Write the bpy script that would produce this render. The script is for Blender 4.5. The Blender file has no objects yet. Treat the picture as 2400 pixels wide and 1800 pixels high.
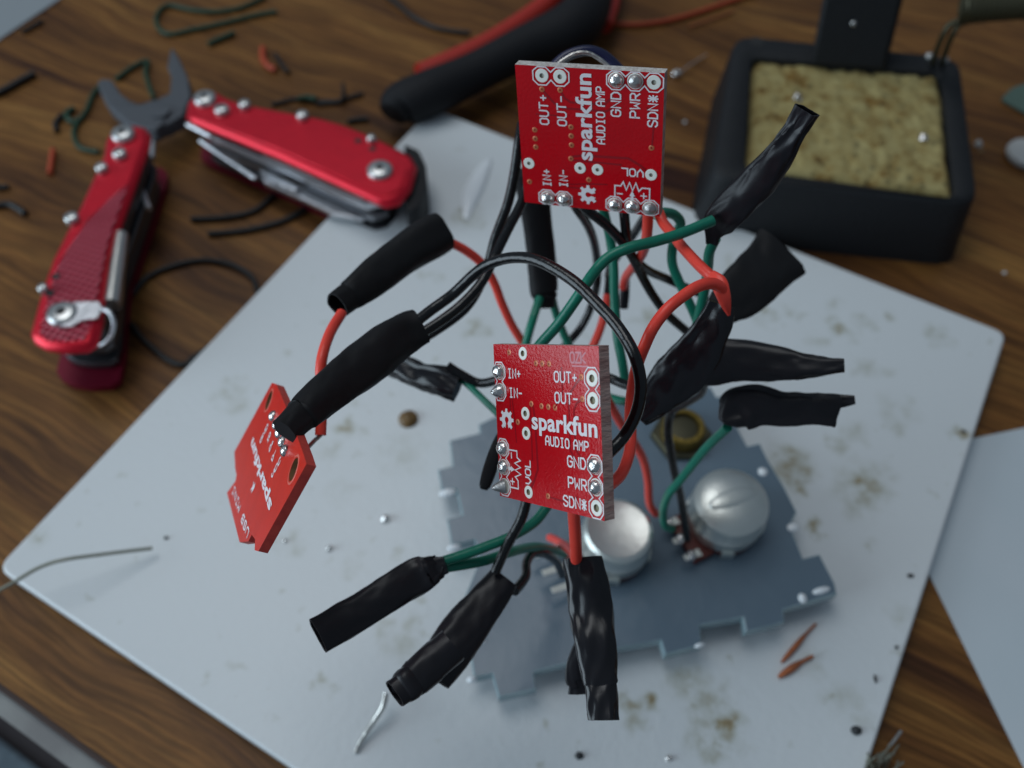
import bpy, bmesh, math, random
from mathutils import Vector, Matrix, noise, geometry
R = math.radians
S = 0.01                       # everything below is written in centimetres
scn = bpy.context.scene
col = scn.collection

# ---------------------------------------------------------------- camera
PITCH = R(55.7); HCAM = 19.2; FPX = 2104.0
cd = bpy.data.cameras.new('camera'); cam = bpy.data.objects.new('camera', cd); col.objects.link(cam)
cd.sensor_width = 36; cd.lens = 36 * FPX / 2400; cd.clip_start = 0.005; cd.clip_end = 20
cam.location = (0, 0, HCAM * S); cam.rotation_euler = (math.pi / 2 - PITCH, 0, 0)
cd.dof.use_dof = True; cd.dof.focus_distance = 0.112; cd.dof.aperture_fstop = 21
scn.camera = cam
# ---------------------------------------------------------------- light
w = bpy.data.worlds.new('World'); scn.world = w; w.use_nodes = True
bg = w.node_tree.nodes['Background']; bg.inputs[0].default_value = (0.62, 0.80, 1.0, 1); bg.inputs[1].default_value = 0.17
def area(name, loc, target, sx, sy, power, color):
    l = bpy.data.lights.new(name, 'AREA'); l.shape = 'RECTANGLE'; l.size = sx; l.size_y = sy; l.energy = power; l.color = color
    o = bpy.data.objects.new(name, l); col.objects.link(o); o.location = loc
    o.rotation_euler = (Vector(target) - Vector(loc)).to_track_quat('-Z', 'Y').to_euler(); return o
area('window_light', (-1.15, -0.14, 0.30), (0.0, 0.10, 0.06), 0.85, 1.05, 11.8, (0.72, 0.88, 1.0))
area('room_light', (-0.36, 0.62, 1.45), (-0.02, 0.12, 0.0), 0.80, 0.9, 6.8, (0.92, 0.95, 0.97))
scn.view_settings.view_transform = 'Standard'; scn.view_settings.look = 'None'
scn.view_settings.exposure = 0.0; scn.view_settings.gamma = 1; scn.view_settings.use_curve_mapping = False

# ---------------------------------------------------------------- placing: pixel of the photo + depth (or height) -> centimetres
FW = Vector((0, math.cos(PITCH), -math.sin(PITCH))); DN = Vector((0, -math.sin(PITCH), -math.cos(PITCH))); CC = Vector((0, 0, HCAM))
def ray(x, y): return Vector((1, 0, 0)) * ((x - 1200) / FPX) + FW + DN * ((y - 900) / FPX)
def D(x, y, t): return CC + ray(x, y) * t
def Z(x, y, z):
    r = ray(x, y); return CC + r * ((z - HCAM) / r.z)
def depth(p): return (p - CC).dot(FW)

# ---------------------------------------------------------------- materials
def nd(nt, t, **k):
    n = nt.nodes.new(t)
    for a, b in k.items(): setattr(n, a, b)
    return n
def mat(name, c, rough=0.5, metal=0.0, c2=None, nscale=2.0, bump=0.0, bscale=20.0, coat=0.0, stretch=(1, 1, 1), spec=0.5, rvar=0.0, lo=.35, hi=.65, trans=0.0, ior=1.45, detail=4, sss=0.0):
    m = bpy.data.materials.new(name); m.use_nodes = True; nt = m.node_tree; b = nt.nodes['Principled BSDF']
    b.inputs['Base Color'].default_value = (*c, 1); b.inputs['Roughness'].default_value = rough; b.inputs['Metallic'].default_value = metal
    b.inputs['Specular IOR Level'].default_value = spec; b.inputs['Coat Weight'].default_value = coat; b.inputs['Coat Roughness'].default_value = .08
    b.inputs['Transmission Weight'].default_value = trans; b.inputs['IOR'].default_value = ior
    if sss:
        b.inputs['Subsurface Weight'].default_value = sss; b.inputs['Subsurface Scale'].default_value = .003; b.inputs['Subsurface Radius'].default_value = (1, .9, .8)
    tc = nd(nt, 'ShaderNodeTexCoord'); mp = nd(nt, 'ShaderNodeMapping'); mp.inputs['Scale'].default_value = [100 * s for s in stretch]
    nt.links.new(tc.outputs['Object'], mp.inputs[0])
    if c2:
        n = nd(nt, 'ShaderNodeTexNoise'); n.inputs['Scale'].default_value = nscale; n.inputs['Detail'].default_value = detail
        nt.links.new(mp.outputs[0], n.inputs[0]); r = nd(nt, 'ShaderNodeValToRGB')
        r.color_ramp.elements[0].position = lo; r.color_ramp.elements[1].position = hi
        r.color_ramp.elements[0].color = (*c, 1); r.color_ramp.elements[1].color = (*c2, 1)
        nt.links.new(n.outputs[0], r.inputs[0]); nt.links.new(r.outputs[0], b.inputs['Base Color'])
    if rvar:
        n = nd(nt, 'ShaderNodeTexNoise'); n.inputs['Scale'].default_value = nscale * 1.7; n.inputs['Detail'].default_value = 5
        nt.links.new(mp.outputs[0], n.inputs[0]); r = nd(nt, 'ShaderNodeMapRange'); r.inputs[3].default_value = rough - rvar; r.inputs[4].default_value = rough + rvar
        nt.links.new(n.outputs[0], r.inputs[0]); nt.links.new(r.outputs[0], b.inputs['Roughness'])
    if bump:
        n = nd(nt, 'ShaderNodeTexNoise'); n.inputs['Scale'].default_value = bscale; n.inputs['Detail'].default_value = 3
        nt.links.new(mp.outputs[0], n.inputs[0]); u = nd(nt, 'ShaderNodeBump'); u.inputs['Strength'].default_value = bump; u.inputs['Distance'].default_value = .0004
        nt.links.new(n.outputs[0], u.inputs['Height']); nt.links.new(u.outputs[0], b.inputs['Normal'])
    return m

M = {}
M['black'] = mat('black insulation', (.006, .006, .007), .24, spec=.55, bump=.25, bscale=9, coat=.0, rvar=.06)
M['blue'] = mat('dark blue insulation', (.012, .014, .05), .25)
M['red'] = mat('red insulation', (.90, .075, .048), .36, c2=(.84, .060, .04), bump=.2, bscale=8)
M['green'] = mat('green insulation', (.006, .20, .125), .33, c2=(.006, .165, .105), bump=.2, bscale=8)
M['dgreen'] = mat('faded green insulation', (.012, .045, .022), .5)
M['orange'] = mat('orange insulation', (.42, .06, .02), .5)
M['dullblack'] = mat('dull black insulation', (.010, .009, .009), .5)
M['tape'] = mat('black vinyl tape', (.010, .009, .012), .38, spec=.45, bump=.25, bscale=2.0, rvar=.08)
M['tapematt'] = mat('matt black tape', (.010, .0098, .011), .55, spec=.3, bump=.3, bscale=2.5, rvar=.08)
M['tapegloss'] = mat('shiny black vinyl tape', (.008, .0075, .010), .24, spec=.55, bump=.12, bscale=1.5, rvar=.05)
M['mask'] = mat('red solder mask', (.55, .003, .009), .20, c2=(.48, .003, .008), nscale=1.2, bump=.14, bscale=25, coat=.12, spec=.42)
M['mask2'] = mat('orange red solder mask', (.70, .022, .012), .30, c2=(.62, .018, .010), bump=.1, bscale=25)
M['trace'] = mat('mask over copper trace', (.30, .006, .012), .18, coat=.25)
M['fr4'] = mat('raw board edge', (.50, .36, .32), .75, c2=(.34, .19, .17), nscale=9, stretch=(1, 1, .25), bump=.6, bscale=30)
M['fr4lit'] = mat('lit board edge', (.72, .70, .66), .8, c2=(.52, .46, .43), nscale=14, bump=.8, bscale=40)  # lighter copy of fr4, light painted into the back board's top edge
M['fr4red'] = mat('red tinted board edge', (.62, .07, .05), .55, c2=(.50, .05, .04), nscale=8)
M['silk'] = mat('white silkscreen', (.78, .72, .74), .55)
M['pad'] = mat('tinned pad', (.84, .84, .77), .42, metal=.0)
M['hole2'] = mat('bare brown hole wall', (.22, .12, .05), .6)
M['ringred'] = mat('pale red ring', (.75, .16, .12), .35)
M['hole'] = mat('plated hole wall', (.34, .31, .22), .5)
M['plug'] = mat('olive flux in the hole', (.26, .235, .15), .6)
M['plugpale'] = mat('pale flux in the hole', (.55, .55, .48), .6)
M['via'] = mat('mask filled via', (.55, .16, .07), .35, metal=.2)
M['viad'] = mat('via recess', (.20, .03, .02), .4)
M['solder'] = mat('solder', (.80, .78, .76), .24, metal=1, c2=(.68, .65, .63), nscale=9, bump=.5, bscale=14, rvar=.08)
M['solderdull'] = mat('grey solder', (.50, .49, .48), .38, metal=.9, bump=.6, bscale=14)
M['tin'] = mat('tinned copper', (.66, .64, .60), .28, metal=1, bump=.3, bscale=12)
M['darkwire'] = mat('thin steel wire', (.32, .33, .27), .45, metal=.5)
M['steel'] = mat('brushed steel', (.68, .69, .72), .33, metal=1, bump=.3, bscale=6, stretch=(1, 1, 4), rvar=.08)
M['steeldk'] = mat('dark steel', (.11, .11, .12), .38, metal=.9, bump=.3, bscale=6)
M['jaw'] = mat('blasted grey steel', (.105, .115, .13), .55, metal=.55, bump=.5, bscale=30)
M['anod'] = mat('red anodised aluminium', (.72, .010, .030), .30, metal=.5, c2=(.66, .009, .028), bump=.12, bscale=40, coat=.1)
M['anodshade'] = mat('shaded red anodised aluminium', (.17, .002, .02), .45, metal=.4)  # darker copy of anod, shade painted into the lower scales
M['screw'] = mat('nickel screw', (.60, .61, .60), .30, metal=.9)
M['socket'] = mat('dark screw socket', (.02, .02, .02), .6)
M['plastic'] = mat('textured black plastic', (.012, .013, .015), .55, bump=.8, bscale=14, rvar=.1, spec=.35)
M['rubber'] = mat('black rubber', (.010, .010, .012), .62, bump=.6, bscale=18, spec=.3)
M['redgrip'] = mat('red plastic', (.42, .022, .012), .45, bump=.3, bscale=10)
M['paper'] = mat('glossy white sheet', (.60, .66, .70), .22, c2=(.56, .63, .67), nscale=.3, spec=.5, bump=.3, bscale=.5)
M['greysheet'] = mat('grey sheet', (.26, .29, .31), .6)
M['acrylic'] = mat('blue grey acrylic', (.135, .190, .240), .25, c2=(.118, .168, .215), nscale=.35, spec=.72, rvar=.05, bump=.15, bscale=3)
M['acedge'] = mat('clear acrylic edge', (.33, .44, .47), .12, c2=(.20, .29, .33), nscale=1.2, spec=.8)
M['cap'] = mat('satin nickel cap', (.84, .86, .82), .36, metal=.92, c2=(.74, .77, .72), nscale=1.0, bump=.35, bscale=2.0, rvar=.06)
M['phenol'] = mat('red brown phenolic', (.11, .018, .012), .45)
M['brass'] = mat('brass', (.20, .14, .035), .35, metal=.9, bump=.3, bscale=8)
M['bronze'] = mat('dark olive metal', (.07, .065, .04), .45, metal=.7)
M['copper'] = mat('copper strand', (.52, .17, .07), .45, metal=.5, c2=(.30, .10, .05), nscale=4)
M['rosin'] = mat('rosin drop', (.20, .12, .045), .35, c2=(.12, .065, .02), nscale=5)
M['glare'] = mat('painted glare', (.88, .92, .95), .10, spec=.9)  # bright white standing in for board glare and panel edge glints
M['leaf'] = mat('pale green plastic', (.10, .16, .13), .5)
M['whitebit'] = mat('white crumb', (.55, .56, .55), .6)
M['darkbit'] = mat('dark crumb', (.03, .032, .035), .6)
M['band'] = mat('pale edge banding', (.30, .31, .30), .55, c2=(.20, .20, .20), nscale=.7)
M['floor'] = mat('dark floor', (.016, .010, .012), .7)
M['mat'] = mat('grey blue mat', (.10, .13, .15), .9, c2=(.06, .08, .10), nscale=1.2)
M['edge'] = mat('dark laminate edge', (.035, .014, .010), .5)

def wood():
    m = mat('oak laminate', (.1, .05, .02), .33, bump=0); nt = m.node_tree; b = nt.nodes['Principled BSDF']; L = nt.links.new
    tc = nd(nt, 'ShaderNodeTexCoord'); mp = nd(nt, 'ShaderNodeMapping'); mp.inputs['Rotation'].default_value = (0, 0, R(30.2)); mp.inputs['Scale'].default_value = (100, 100, 100)
    L(tc.outputs['Object'], mp.inputs[0])
    wv = nd(nt, 'ShaderNodeTexNoise'); wv.inputs['Scale'].default_value = .12; wv.inputs['Detail'].default_value = 2; L(mp.outputs[0], wv.inputs[0])
    sub = nd(nt, 'ShaderNodeVectorMath', operation='MULTIPLY_ADD'); sub.inputs[1].default_value = (0, 2.6, 0); L(wv.outputs['Color'], sub.inputs[0]); L(mp.outputs[0], sub.inputs[2])
    def ns(sx, sy, det, off=0, rough=.55):
        p = nd(nt, 'ShaderNodeMapping'); p.inputs['Scale'].default_value = (sx, sy, 1); p.inputs['Location'].default_value = (off, off, 0); L(sub.outputs[0], p.inputs[0])
        n = nd(nt, 'ShaderNodeTexNoise'); n.inputs['Scale'].default_value = 1; n.inputs['Detail'].default_value = det; n.inputs['Roughness'].default_value = rough; L(p.outputs[0], n.inputs[0]); return n.outputs[0]
    A = ns(.045, .40, 3); B = ns(.10, 2.1, 6, 7, .65); C = ns(.35, 9.0, 4, 3, .75); E2 = ns(.07, .8, 3, 21)
    r = nd(nt, 'ShaderNodeValToRGB'); cr = r.color_ramp
    cr.elements[0].position = .36; cr.elements[0].color = (.052, .018, .008, 1); cr.elements[1].position = .68; cr.elements[1].color = (.33, .165, .045, 1)
    e = cr.elements.new(.50); e.color = (.195, .083, .022, 1)
    mx = nd(nt, 'ShaderNodeMix', data_type='FLOAT'); mx.inputs[0].default_value = .45; L(A, mx.inputs[2]); L(B, mx.inputs[3]); L(mx.outputs[0], r.inputs[0])
    # dark streaks
    s = nd(nt, 'ShaderNodeMapRange'); s.inputs[1].default_value = .57; s.inputs[2].default_value = .70; s.inputs[3].default_value = 0; s.inputs[4].default_value = .70; L(E2, s.inputs[0]); b.inputs['Specular IOR Level'].default_value = .24
    m1 = nd(nt, 'ShaderNodeMix', data_type='RGBA'); L(s.outputs[0], m1.inputs[0]); L(r.outputs[0], m1.inputs[6]); m1.inputs[7].default_value = (.034, .010, .008, 1)
    f = nd(nt, 'ShaderNodeMapRange'); f.inputs[1].default_value = .42; f.inputs[2].default_value = .62; f.inputs[3].default_value = .62; f.inputs[4].default_value = 1.22; L(C, f.inputs[0])
    m2 = nd(nt, 'ShaderNodeVectorMath', operation='SCALE'); L(m1.outputs[2], m2.inputs[0]); L(f.outputs[0], m2.inputs['Scale']); L(m2.outputs[0], b.inputs['Base Color'])
    u = nd(nt, 'ShaderNodeBump'); u.inputs['Strength'].default_value = .25; u.inputs['Distance'].default_value = .0003; L(C, u.inputs['Height']); L(u.outputs[0], b.inputs['Normal'])
    b.inputs['Roughness'].default_value = .42
    return m
M['wood'] = wood()

def plate_mat(spots, zref):
    m = mat('white cutting board plastic', (.66, .70, .72), .34, bump=0, sss=0.0); nt = m.node_tree; b = nt.nodes['Principled BSDF']; L = nt.links.new
    tc = nd(nt, 'ShaderNodeNewGeometry'); mp = nd(nt, 'ShaderNodeMapping'); mp.inputs['Scale'].default_value = (100, 100, 100); L(tc.outputs['Position'], mp.inputs[0])
    n = nd(nt, 'ShaderNodeTexNoise'); n.inputs['Scale'].default_value = 1.9; n.inputs['Detail'].default_value = 5; L(mp.outputs[0], n.inputs[0])
    wp = nd(nt, 'ShaderNodeVectorMath', operation='MULTIPLY_ADD'); wp.inputs[1].default_value = (1.1, 1.1, 0); L(n.outputs['Color'], wp.inputs[0]); L(mp.outputs[0], wp.inputs[2])
    acc = None
    for (x, y, rad, st) in spots:
        p = Z(x, y, zref)
        d = nd(nt, 'ShaderNodeVectorMath', operation='DISTANCE'); L(wp.outputs[0], d.inputs[0]); d.inputs[1].default_value = (p.x + .55, p.y + .55, p.z)
        q = nd(nt, 'ShaderNodeMapRange'); q.interpolation_type = 'SMOOTHSTEP'; q.inputs[1].default_value = 0; q.inputs[2].default_value = rad; q.inputs[3].default_value = st; q.inputs[4].default_value = 0; L(d.outputs['Value'], q.inputs[0])
        if acc is None: acc = q.outputs[0]
        else:
            a = nd(nt, 'ShaderNodeMath', operation='MAXIMUM'); L(acc, a.inputs[0]); L(q.outputs[0], a.inputs[1]); acc = a.outputs[0]
    n2 = nd(nt, 'ShaderNodeTexNoise'); n2.inputs['Scale'].default_value = 2.7; n2.inputs['Detail'].default_value = 5; n2.inputs['Roughness'].default_value = .65; L(mp.outputs[0], n2.inputs[0])
    r2 = nd(nt, 'ShaderNodeMapRange'); r2.inputs[1].default_value = .36; r2.inputs[2].default_value = .66; r2.inputs[3].default_value = .12; r2.inputs[4].default_value = 1; L(n2.outputs[0], r2.inputs[0])
    mul = nd(nt, 'ShaderNodeMath', operation='MULTIPLY'); L(acc, mul.inputs[0]); L(r2.outputs[0], mul.inputs[1])
    # sparse specks everywhere
    n3 = nd(nt, 'ShaderNodeTexNoise'); n3.inputs['Scale'].default_value = 2.3; n3.inputs['Detail'].default_value = 3; L(mp.outputs[0], n3.inputs[0])
    r3 = nd(nt, 'ShaderNodeMapRange'); r3.inputs[1].default_value = .66; r3.inputs[2].default_value = .78; r3.inputs[3].default_value = 0; r3.inputs[4].default_value = .25; L(n3.outputs[0], r3.inputs[0])
    ad = nd(nt, 'ShaderNodeMath', operation='ADD'); ad.use_clamp = True; L(mul.outputs[0], ad.inputs[0]); L(r3.outputs[0], ad.inputs[1])
    rp = nd(nt, 'ShaderNodeValToRGB'); cr = rp.color_ramp; cr.elements[0].position = 0; cr.elements[0].color = (.69, .725, .74, 1); cr.elements[1].position = 1; cr.elements[1].color = (.17, .10, .04, 1)
    e = cr.elements.new(.25); e.color = (.52, .54, .50, 1); e = cr.elements.new(.6); e.color = (.33, .27, .16, 1)
    L(ad.outputs[0], rp.inputs[0]); L(rp.outputs[0], b.inputs['Base Color'])
    nb = nd(nt, 'ShaderNodeTexNoise'); nb.inputs['Scale'].default_value = 7; nb.inputs['Detail'].default_value = 4; L(mp.outputs[0], nb.inputs[0])
    u = nd(nt, 'ShaderNodeBump'); u.inputs['Strength'].default_value = .25; u.inputs['Distance'].default_value = .0003; L(nb.outputs[0], u.inputs['Height']); L(u.outputs[0], b.inputs['Normal'])
    return m

def sponge_mat():
    m = mat('tan sponge', (.3, .25, .12), .9); nt = m.node_tree; b = nt.nodes['Principled BSDF']; L = nt.links.new
    tc = nd(nt, 'ShaderNodeTexCoord'); mp = nd(nt, 'ShaderNodeMapping'); mp.inputs['Scale'].default_value = (100, 100, 100); L(tc.outputs['Object'], mp.inputs[0])
    n = nd(nt, 'ShaderNodeTexNoise'); n.inputs['Scale'].default_value = 1.7; n.inputs['Detail'].default_value = 6; n.inputs['Roughness'].default_value = .7; L(mp.outputs[0], n.inputs[0])
    r = nd(nt, 'ShaderNodeValToRGB'); cr = r.color_ramp; cr.elements[0].position = .36; cr.elements[0].color = (.19, .105, .022, 1); cr.elements[1].position = .62; cr.elements[1].color = (.40, .335, .145, 1)
    e = cr.elements.new(.46); e.color = (.32, .25, .095, 1); L(n.outputs[0], r.inputs[0])
    v = nd(nt, 'ShaderNodeTexVoronoi'); v.inputs['Scale'].default_value = 2.4; L(mp.outputs[0], v.inputs[0])
    q = nd(nt, 'ShaderNodeMapRange'); q.inputs[1].default_value = .08; q.inputs[2].default_value = .30; q.inputs[3].default_value = .42; q.inputs[4].default_value = 1; L(v.outputs['Distance'], q.inputs[0])
    s = nd(nt, 'ShaderNodeVectorMath', operation='SCALE'); L(r.outputs[0], s.inputs[0]); L(q.outputs[0], s.inputs['Scale']); L(s.outputs[0], b.inputs['Base Color'])
    return m
M['sponge'] = sponge_mat()

def knurl():
    m = mat('knurled red anodised', (.60, .015, .04), .36, metal=.2); nt = m.node_tree; b = nt.nodes['Principled BSDF']; L = nt.links.new
    tc = nd(nt, 'ShaderNodeTexCoord'); mp = nd(nt, 'ShaderNodeMapping'); mp.inputs['Scale'].default_value = (100, 100, 100); mp.inputs['Rotation'].default_value = (0, 0, R(20)); L(tc.outputs['Object'], mp.inputs[0])
    h = None
    for ax in ((1, 0, 0), (0, 1, 0)):
        d = nd(nt, 'ShaderNodeVectorMath', operation='DOT_PRODUCT'); d.inputs[1].default_value = ax; L(mp.outputs[0], d.inputs[0])
        a = nd(nt, 'ShaderNodeMath', operation='MULTIPLY'); a.inputs[1].default_value = 2 * math.pi / .17; L(d.outputs['Value'], a.inputs[0])
        s = nd(nt, 'ShaderNodeMath', operation='SINE'); L(a.outputs[0], s.inputs[0])
        if h is None: h = s
        else:
            k = nd(nt, 'ShaderNodeMath', operation='ADD'); L(h.outputs[0], k.inputs[0]); L(s.outputs[0], k.inputs[1]); h = k
    kr = nd(nt, 'ShaderNodeMapRange'); kr.inputs[1].default_value = .2; kr.inputs[2].default_value = 1.6; L(h.outputs[0], kr.inputs[0]); km = nd(nt, 'ShaderNodeMix', data_type='RGBA'); L(kr.outputs[0], km.inputs[0]); km.inputs[6].default_value = (.66, .016, .06, 1); km.inputs[7].default_value = (.92, .30, .34, 1); L(km.outputs[2], b.inputs['Base Color'])
    u = nd(nt, 'ShaderNodeBump'); u.inputs['Strength'].default_value = 1; u.inputs['Distance'].default_value = .0006; L(h.outputs[0], u.inputs['Height']); L(u.outputs[0], b.inputs['Normal'])
    return m
M['knurl'] = knurl()

# ---------------------------------------------------------------- mesh helpers
class MB:
    def __init__(s): s.v = []; s.f = []; s.m = []
    def add(s, vs, fs, mi=0):
        o = len(s.v); s.v += [Vector(p) for p in vs]; s.f += [[i + o for i in f] for f in fs]; s.m += [mi] * len(fs)
    def build(s, name, mats, parent=None, smooth=40, origin=None):
        if not isinstance(mats, (list, tuple)): mats = [mats]
        if parent is not None and parent.get('_local'): org = Vector((0, 0, 0))
        elif parent is not None:
            org = Vector(parent['_org']) if '_org' in parent else Vector((0, 0, 0))
        else:
            xs = [p.x for p in s.v]; ys = [p.y for p in s.v]; zs = [p.z for p in s.v]
            org = Vector(((min(xs) + max(xs)) / 2, (min(ys) + max(ys)) / 2, min(zs))) if origin is None else Vector(origin)
        me = bpy.data.meshes.new(name); me.from_pydata([(p - org) * S for p in s.v], [], s.f)
        for mm in mats: me.materials.append(mm)
        me.polygons.foreach_set('material_index', s.m)
        bm = bmesh.new(); bm.from_mesh(me); bmesh.ops.recalc_face_normals(bm, faces=bm.faces); bm.to_mesh(me); bm.free()
        if smooth:
            me.shade_smooth(); me.set_sharp_from_angle(angle=R(smooth))
        me.update()
        o = bpy.data.objects.new(name, me); col.objects.link(o)
        if parent is not None:
            o.parent = parent
            if parent.get('_local'): o['_local'] = 1
            elif '_org' in parent: o['_org'] = tuple(org)
        else:
            o.location = org * S; o['_org'] = tuple(org)
        return o
def thing(name, org, label, cat, group=None, rot=None):
    o = bpy.data.objects.new(name, None); col.objects.link(o); o.empty_display_size = .005; o.location = Vector(org) * S
    if rot is not None: o.rotation_euler = rot.to_euler(); o['_local'] = 1
    else: o['_org'] = tuple(org)
    o['label'] = label; o['category'] = cat
    if group: o['group'] = group
    return o
def tag(o, label, cat, group=None):
    o['label'] = label; o['category'] = cat
    if group: o['group'] = group
    return o
def struct(o): o['kind'] = 'structure'; return o

def catmull(P, n=8):
    """P: list of tuples of floats/vectors flattened; returns smoothed list"""
    if len(P) < 3: n = max(n, 2)
    out = []
    Q = [P[0]] + list(P) + [P[-1]]
    for i in range(1, len(Q) - 2):
        a, b, c, d = Q[i - 1], Q[i], Q[i + 1], Q[i + 2]
        for k in range(n):
            t = k / n
            out.append(tuple(.5 * ((2 * b[j]) + (-a[j] + c[j]) * t + (2 * a[j] - 5 * b[j] + 4 * c[j] - d[j]) * t * t + (-a[j] + 3 * b[j] - 3 * c[j] + d[j]) * t ** 3) for j in range(len(b))))
    out.append(tuple(P[-1])); return out

def tube(mb, pts, rad, seg=14, mi=0, closed=False, cap=True):
    """round tube through points (vectors); rad number or list"""
    n = len(pts); T = []
    for i in range(n):
        a = pts[(i - 1) % n] if closed else pts[max(i - 1, 0)]; b = pts[(i + 1) % n] if closed else pts[min(i + 1, n - 1)]
        T.append((b - a).normalized())
    N = T[0].orthogonal().normalized(); vs = []
    for i in range(n):
        N = (N - T[i] * N.dot(T[i])).normalized(); B = T[i].cross(N); r = rad[i] if isinstance(rad, list) else rad
        for k in range(seg):
            a = 2 * math.pi * k / seg; vs.append(pts[i] + (N * math.cos(a) + B * math.sin(a)) * r)
    fs = []
    for i in range(n if closed else n - 1):
        j = (i + 1) % n
        for k in range(seg): fs.append([i * seg + k, i * seg + (k + 1) % seg, j * seg + (k + 1) % seg, j * seg + k])
    if cap and not closed: fs += [list(range(seg))[::-1], [(n - 1) * seg + k for k in range(seg)]]
    mb.add(vs, fs, mi)

def wpath(P, n=7): return [D(*q) for q in catmull(P, n)]
def zpath(P, z, n=6): return [Z(q[0], q[1], z if len(q) < 3 else q[2]) for q in catmull(P, n)]

def wire(P, m, label, group='insulated hookup wires', r=.08, lead0=None, lead1=None, name='wire', cat='wire'):
    """insulated wire: P = (px, py, depth); optional bare leads at the ends"""
    o = None
    pts = wpath(P)
    for i, p in enumerate(pts):       # slight hand-bent waver
        pts[i] = p + noise.noise_vector(p * .55) * .025
    if lead0 or lead1:
        root = thing(name, pts[0], label, cat, group)
        mb = MB(); tube(mb, pts, r); mb.build('insulation', M[m], root)
        for ld, e in ((lead0, pts[0]), (lead1, pts[-1])):
            if ld:
                mb = MB(); tube(mb, [e] + [D(*q) for q in ld], .032, 8); mb.build('bare_lead', M['tin'], root)
        return root
    mb = MB(); tube(mb, pts, r)
    return tag(mb.build(name, M[m]), label, cat, group)

def tape(P, m, label=None, flat=.45, open0=False, open1=True, wrap=.55, ridge=.035, wr=.05, seed=0, parent=None, name='tape_wrap', group='black tape wraps round the splices', n=9, seg=40, collar=None):
    """taped or sleeved splice: P = (px, py, depth, half width in px); elliptical section, wrap ridges, wrinkles, hollow open ends"""
    Q = catmull([(x, y, t, h) for (x, y, t, h) in P], n)
    C3 = [D(q[0], q[1], q[2]) for q in Q]; A = [q[3] * q[2] / FPX for q in Q]
    rings = []; s = 0
    def ring(c, Tn, a, b, s, zero=False):
        V = (c - CC).normalized(); Mj = Tn.cross(V).normalized(); Nn = Tn.cross(Mj).normalized(); out = []
        for k in range(seg):
            th = 2 * math.pi * k / seg; cx, cy = math.cos(th), math.sin(th)
            e = .82
            px = math.copysign(abs(cx) ** e, cx); py = math.copysign(abs(cy) ** e, cy)
            ph = (s / wrap + k / seg) % 1.0
            f = 1 + ridge * (1 - ph) * (1 if ph > .06 else ph / .06)
            p = c + Mj * a * px * f + Nn * b * py * f
            w1 = noise.noise(Vector((s * 1.1 + seed * 9.1, math.cos(th) * 1.1, math.sin(th) * 1.1))) * wr
            w2 = noise.noise(Vector((s * 3.2 + seed * 5.3, math.cos(th + s * 1.5) * 2.6, math.sin(th + s * 1.5) * 2.6))) * wr * .25
            w3 = (.25 - abs(noise.noise(Vector((s * 1.5 + seed * 3.7, math.cos(th - s * .9) * 1.3, math.sin(th - s * .9) * 1.3))))) * wr * .75 if ridge > 0 else 0
            out.append(p + (Mj * cx + Nn * cy) * (w1 + w2 + w3))
        return out
    n_ = len(C3); T = []
    for i in range(n_): T.append((C3[min(i + 1, n_ - 1)] - C3[max(i - 1, 0)]).normalized())
    for i in range(n_):
        if i: s += (C3[i] - C3[i - 1]).length
        rings.append(ring(C3[i], T[i], A[i], A[i] * flat + (0.05 if flat < .3 else .0), s))
    def inset(base, c, Tn, sgn):
        res = []
        for dpt, k in ((0, .86), (.18, .80), (.5, .6)):
            res.append([c + (p - c) * k + Tn * dpt * sgn for p in base])
        return res
    if open1: rings += inset(rings[-1], C3[-1], T[-1], -1)
    if open0: rings = inset(rings[0], C3[0], T[0], 1)[::-1] + rings
    vs = [p for r_ in rings for p in r_]; fs = []
    for i in range(len(rings) - 1):
        for k in range(seg): fs.append([i * seg + k, i * seg + (k + 1) % seg, (i + 1) * seg + (k + 1) % seg, (i + 1) * seg + k])
    fs += [list(range(seg))[::-1], [(len(rings) - 1) * seg + k for k in range(seg)]]
    mb = MB(); mb.add(vs, fs)
    o = mb.build(name, M[m], parent, smooth=55)
    if label: tag(o, label, 'tape', group)
    return o

def tess(poly): return [list(t) for t in geometry.tessellate_polygon([[Vector((p[0], p[1], 0)) for p in poly]])]
def prism(mb, poly, z0, z1, mi=0, mside=None, bevel=0.0):
    """poly: xy list; upright prism with an optional chamfered top edge"""
    n = len(poly); mside = mi if mside is None else mside
    ar = sum(poly[i][0] * poly[(i + 1) % n][1] - poly[(i + 1) % n][0] * poly[i][1] for i in range(n))
    if ar < 0: poly = poly[::-1]
    lv = [(poly, z0)]
    if bevel:
        def ins(d):
            r = []
            for i in range(n):
                a = Vector(poly[i - 1][:2]); b = Vector(poly[i][:2]); c = Vector(poly[(i + 1) % n][:2])
                u = (b - a).normalized(); w_ = (c - b).normalized(); n1 = Vector((-u.y, u.x)); n2 = Vector((-w_.y, w_.x)); k = (n1 + n2); k = k / max(k.length_squared / 2, .4)
                r.append(tuple(b + k * d))
            return r
        lv += [(poly, z1 - bevel), (ins(bevel * .3), z1 - bevel * .3), (ins(bevel), z1)]
    else: lv += [(poly, z1)]
    vs = [(p[0], p[1], z) for pl, z in lv for p in pl]
    fs = [[i * n + k, i * n + (k + 1) % n, (i + 1) * n + (k + 1) % n, (i + 1) * n + k] for i in range(len(lv) - 1) for k in range(n)]
    mb.add(vs, fs, mside)
    t = tess(poly); mb.add([(p[0], p[1], lv[-1][1]) for p in lv[-1][0]], t, mi); mb.add([(p[0], p[1], z0) for p in poly], [f[::-1] for f in t], mi)
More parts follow.
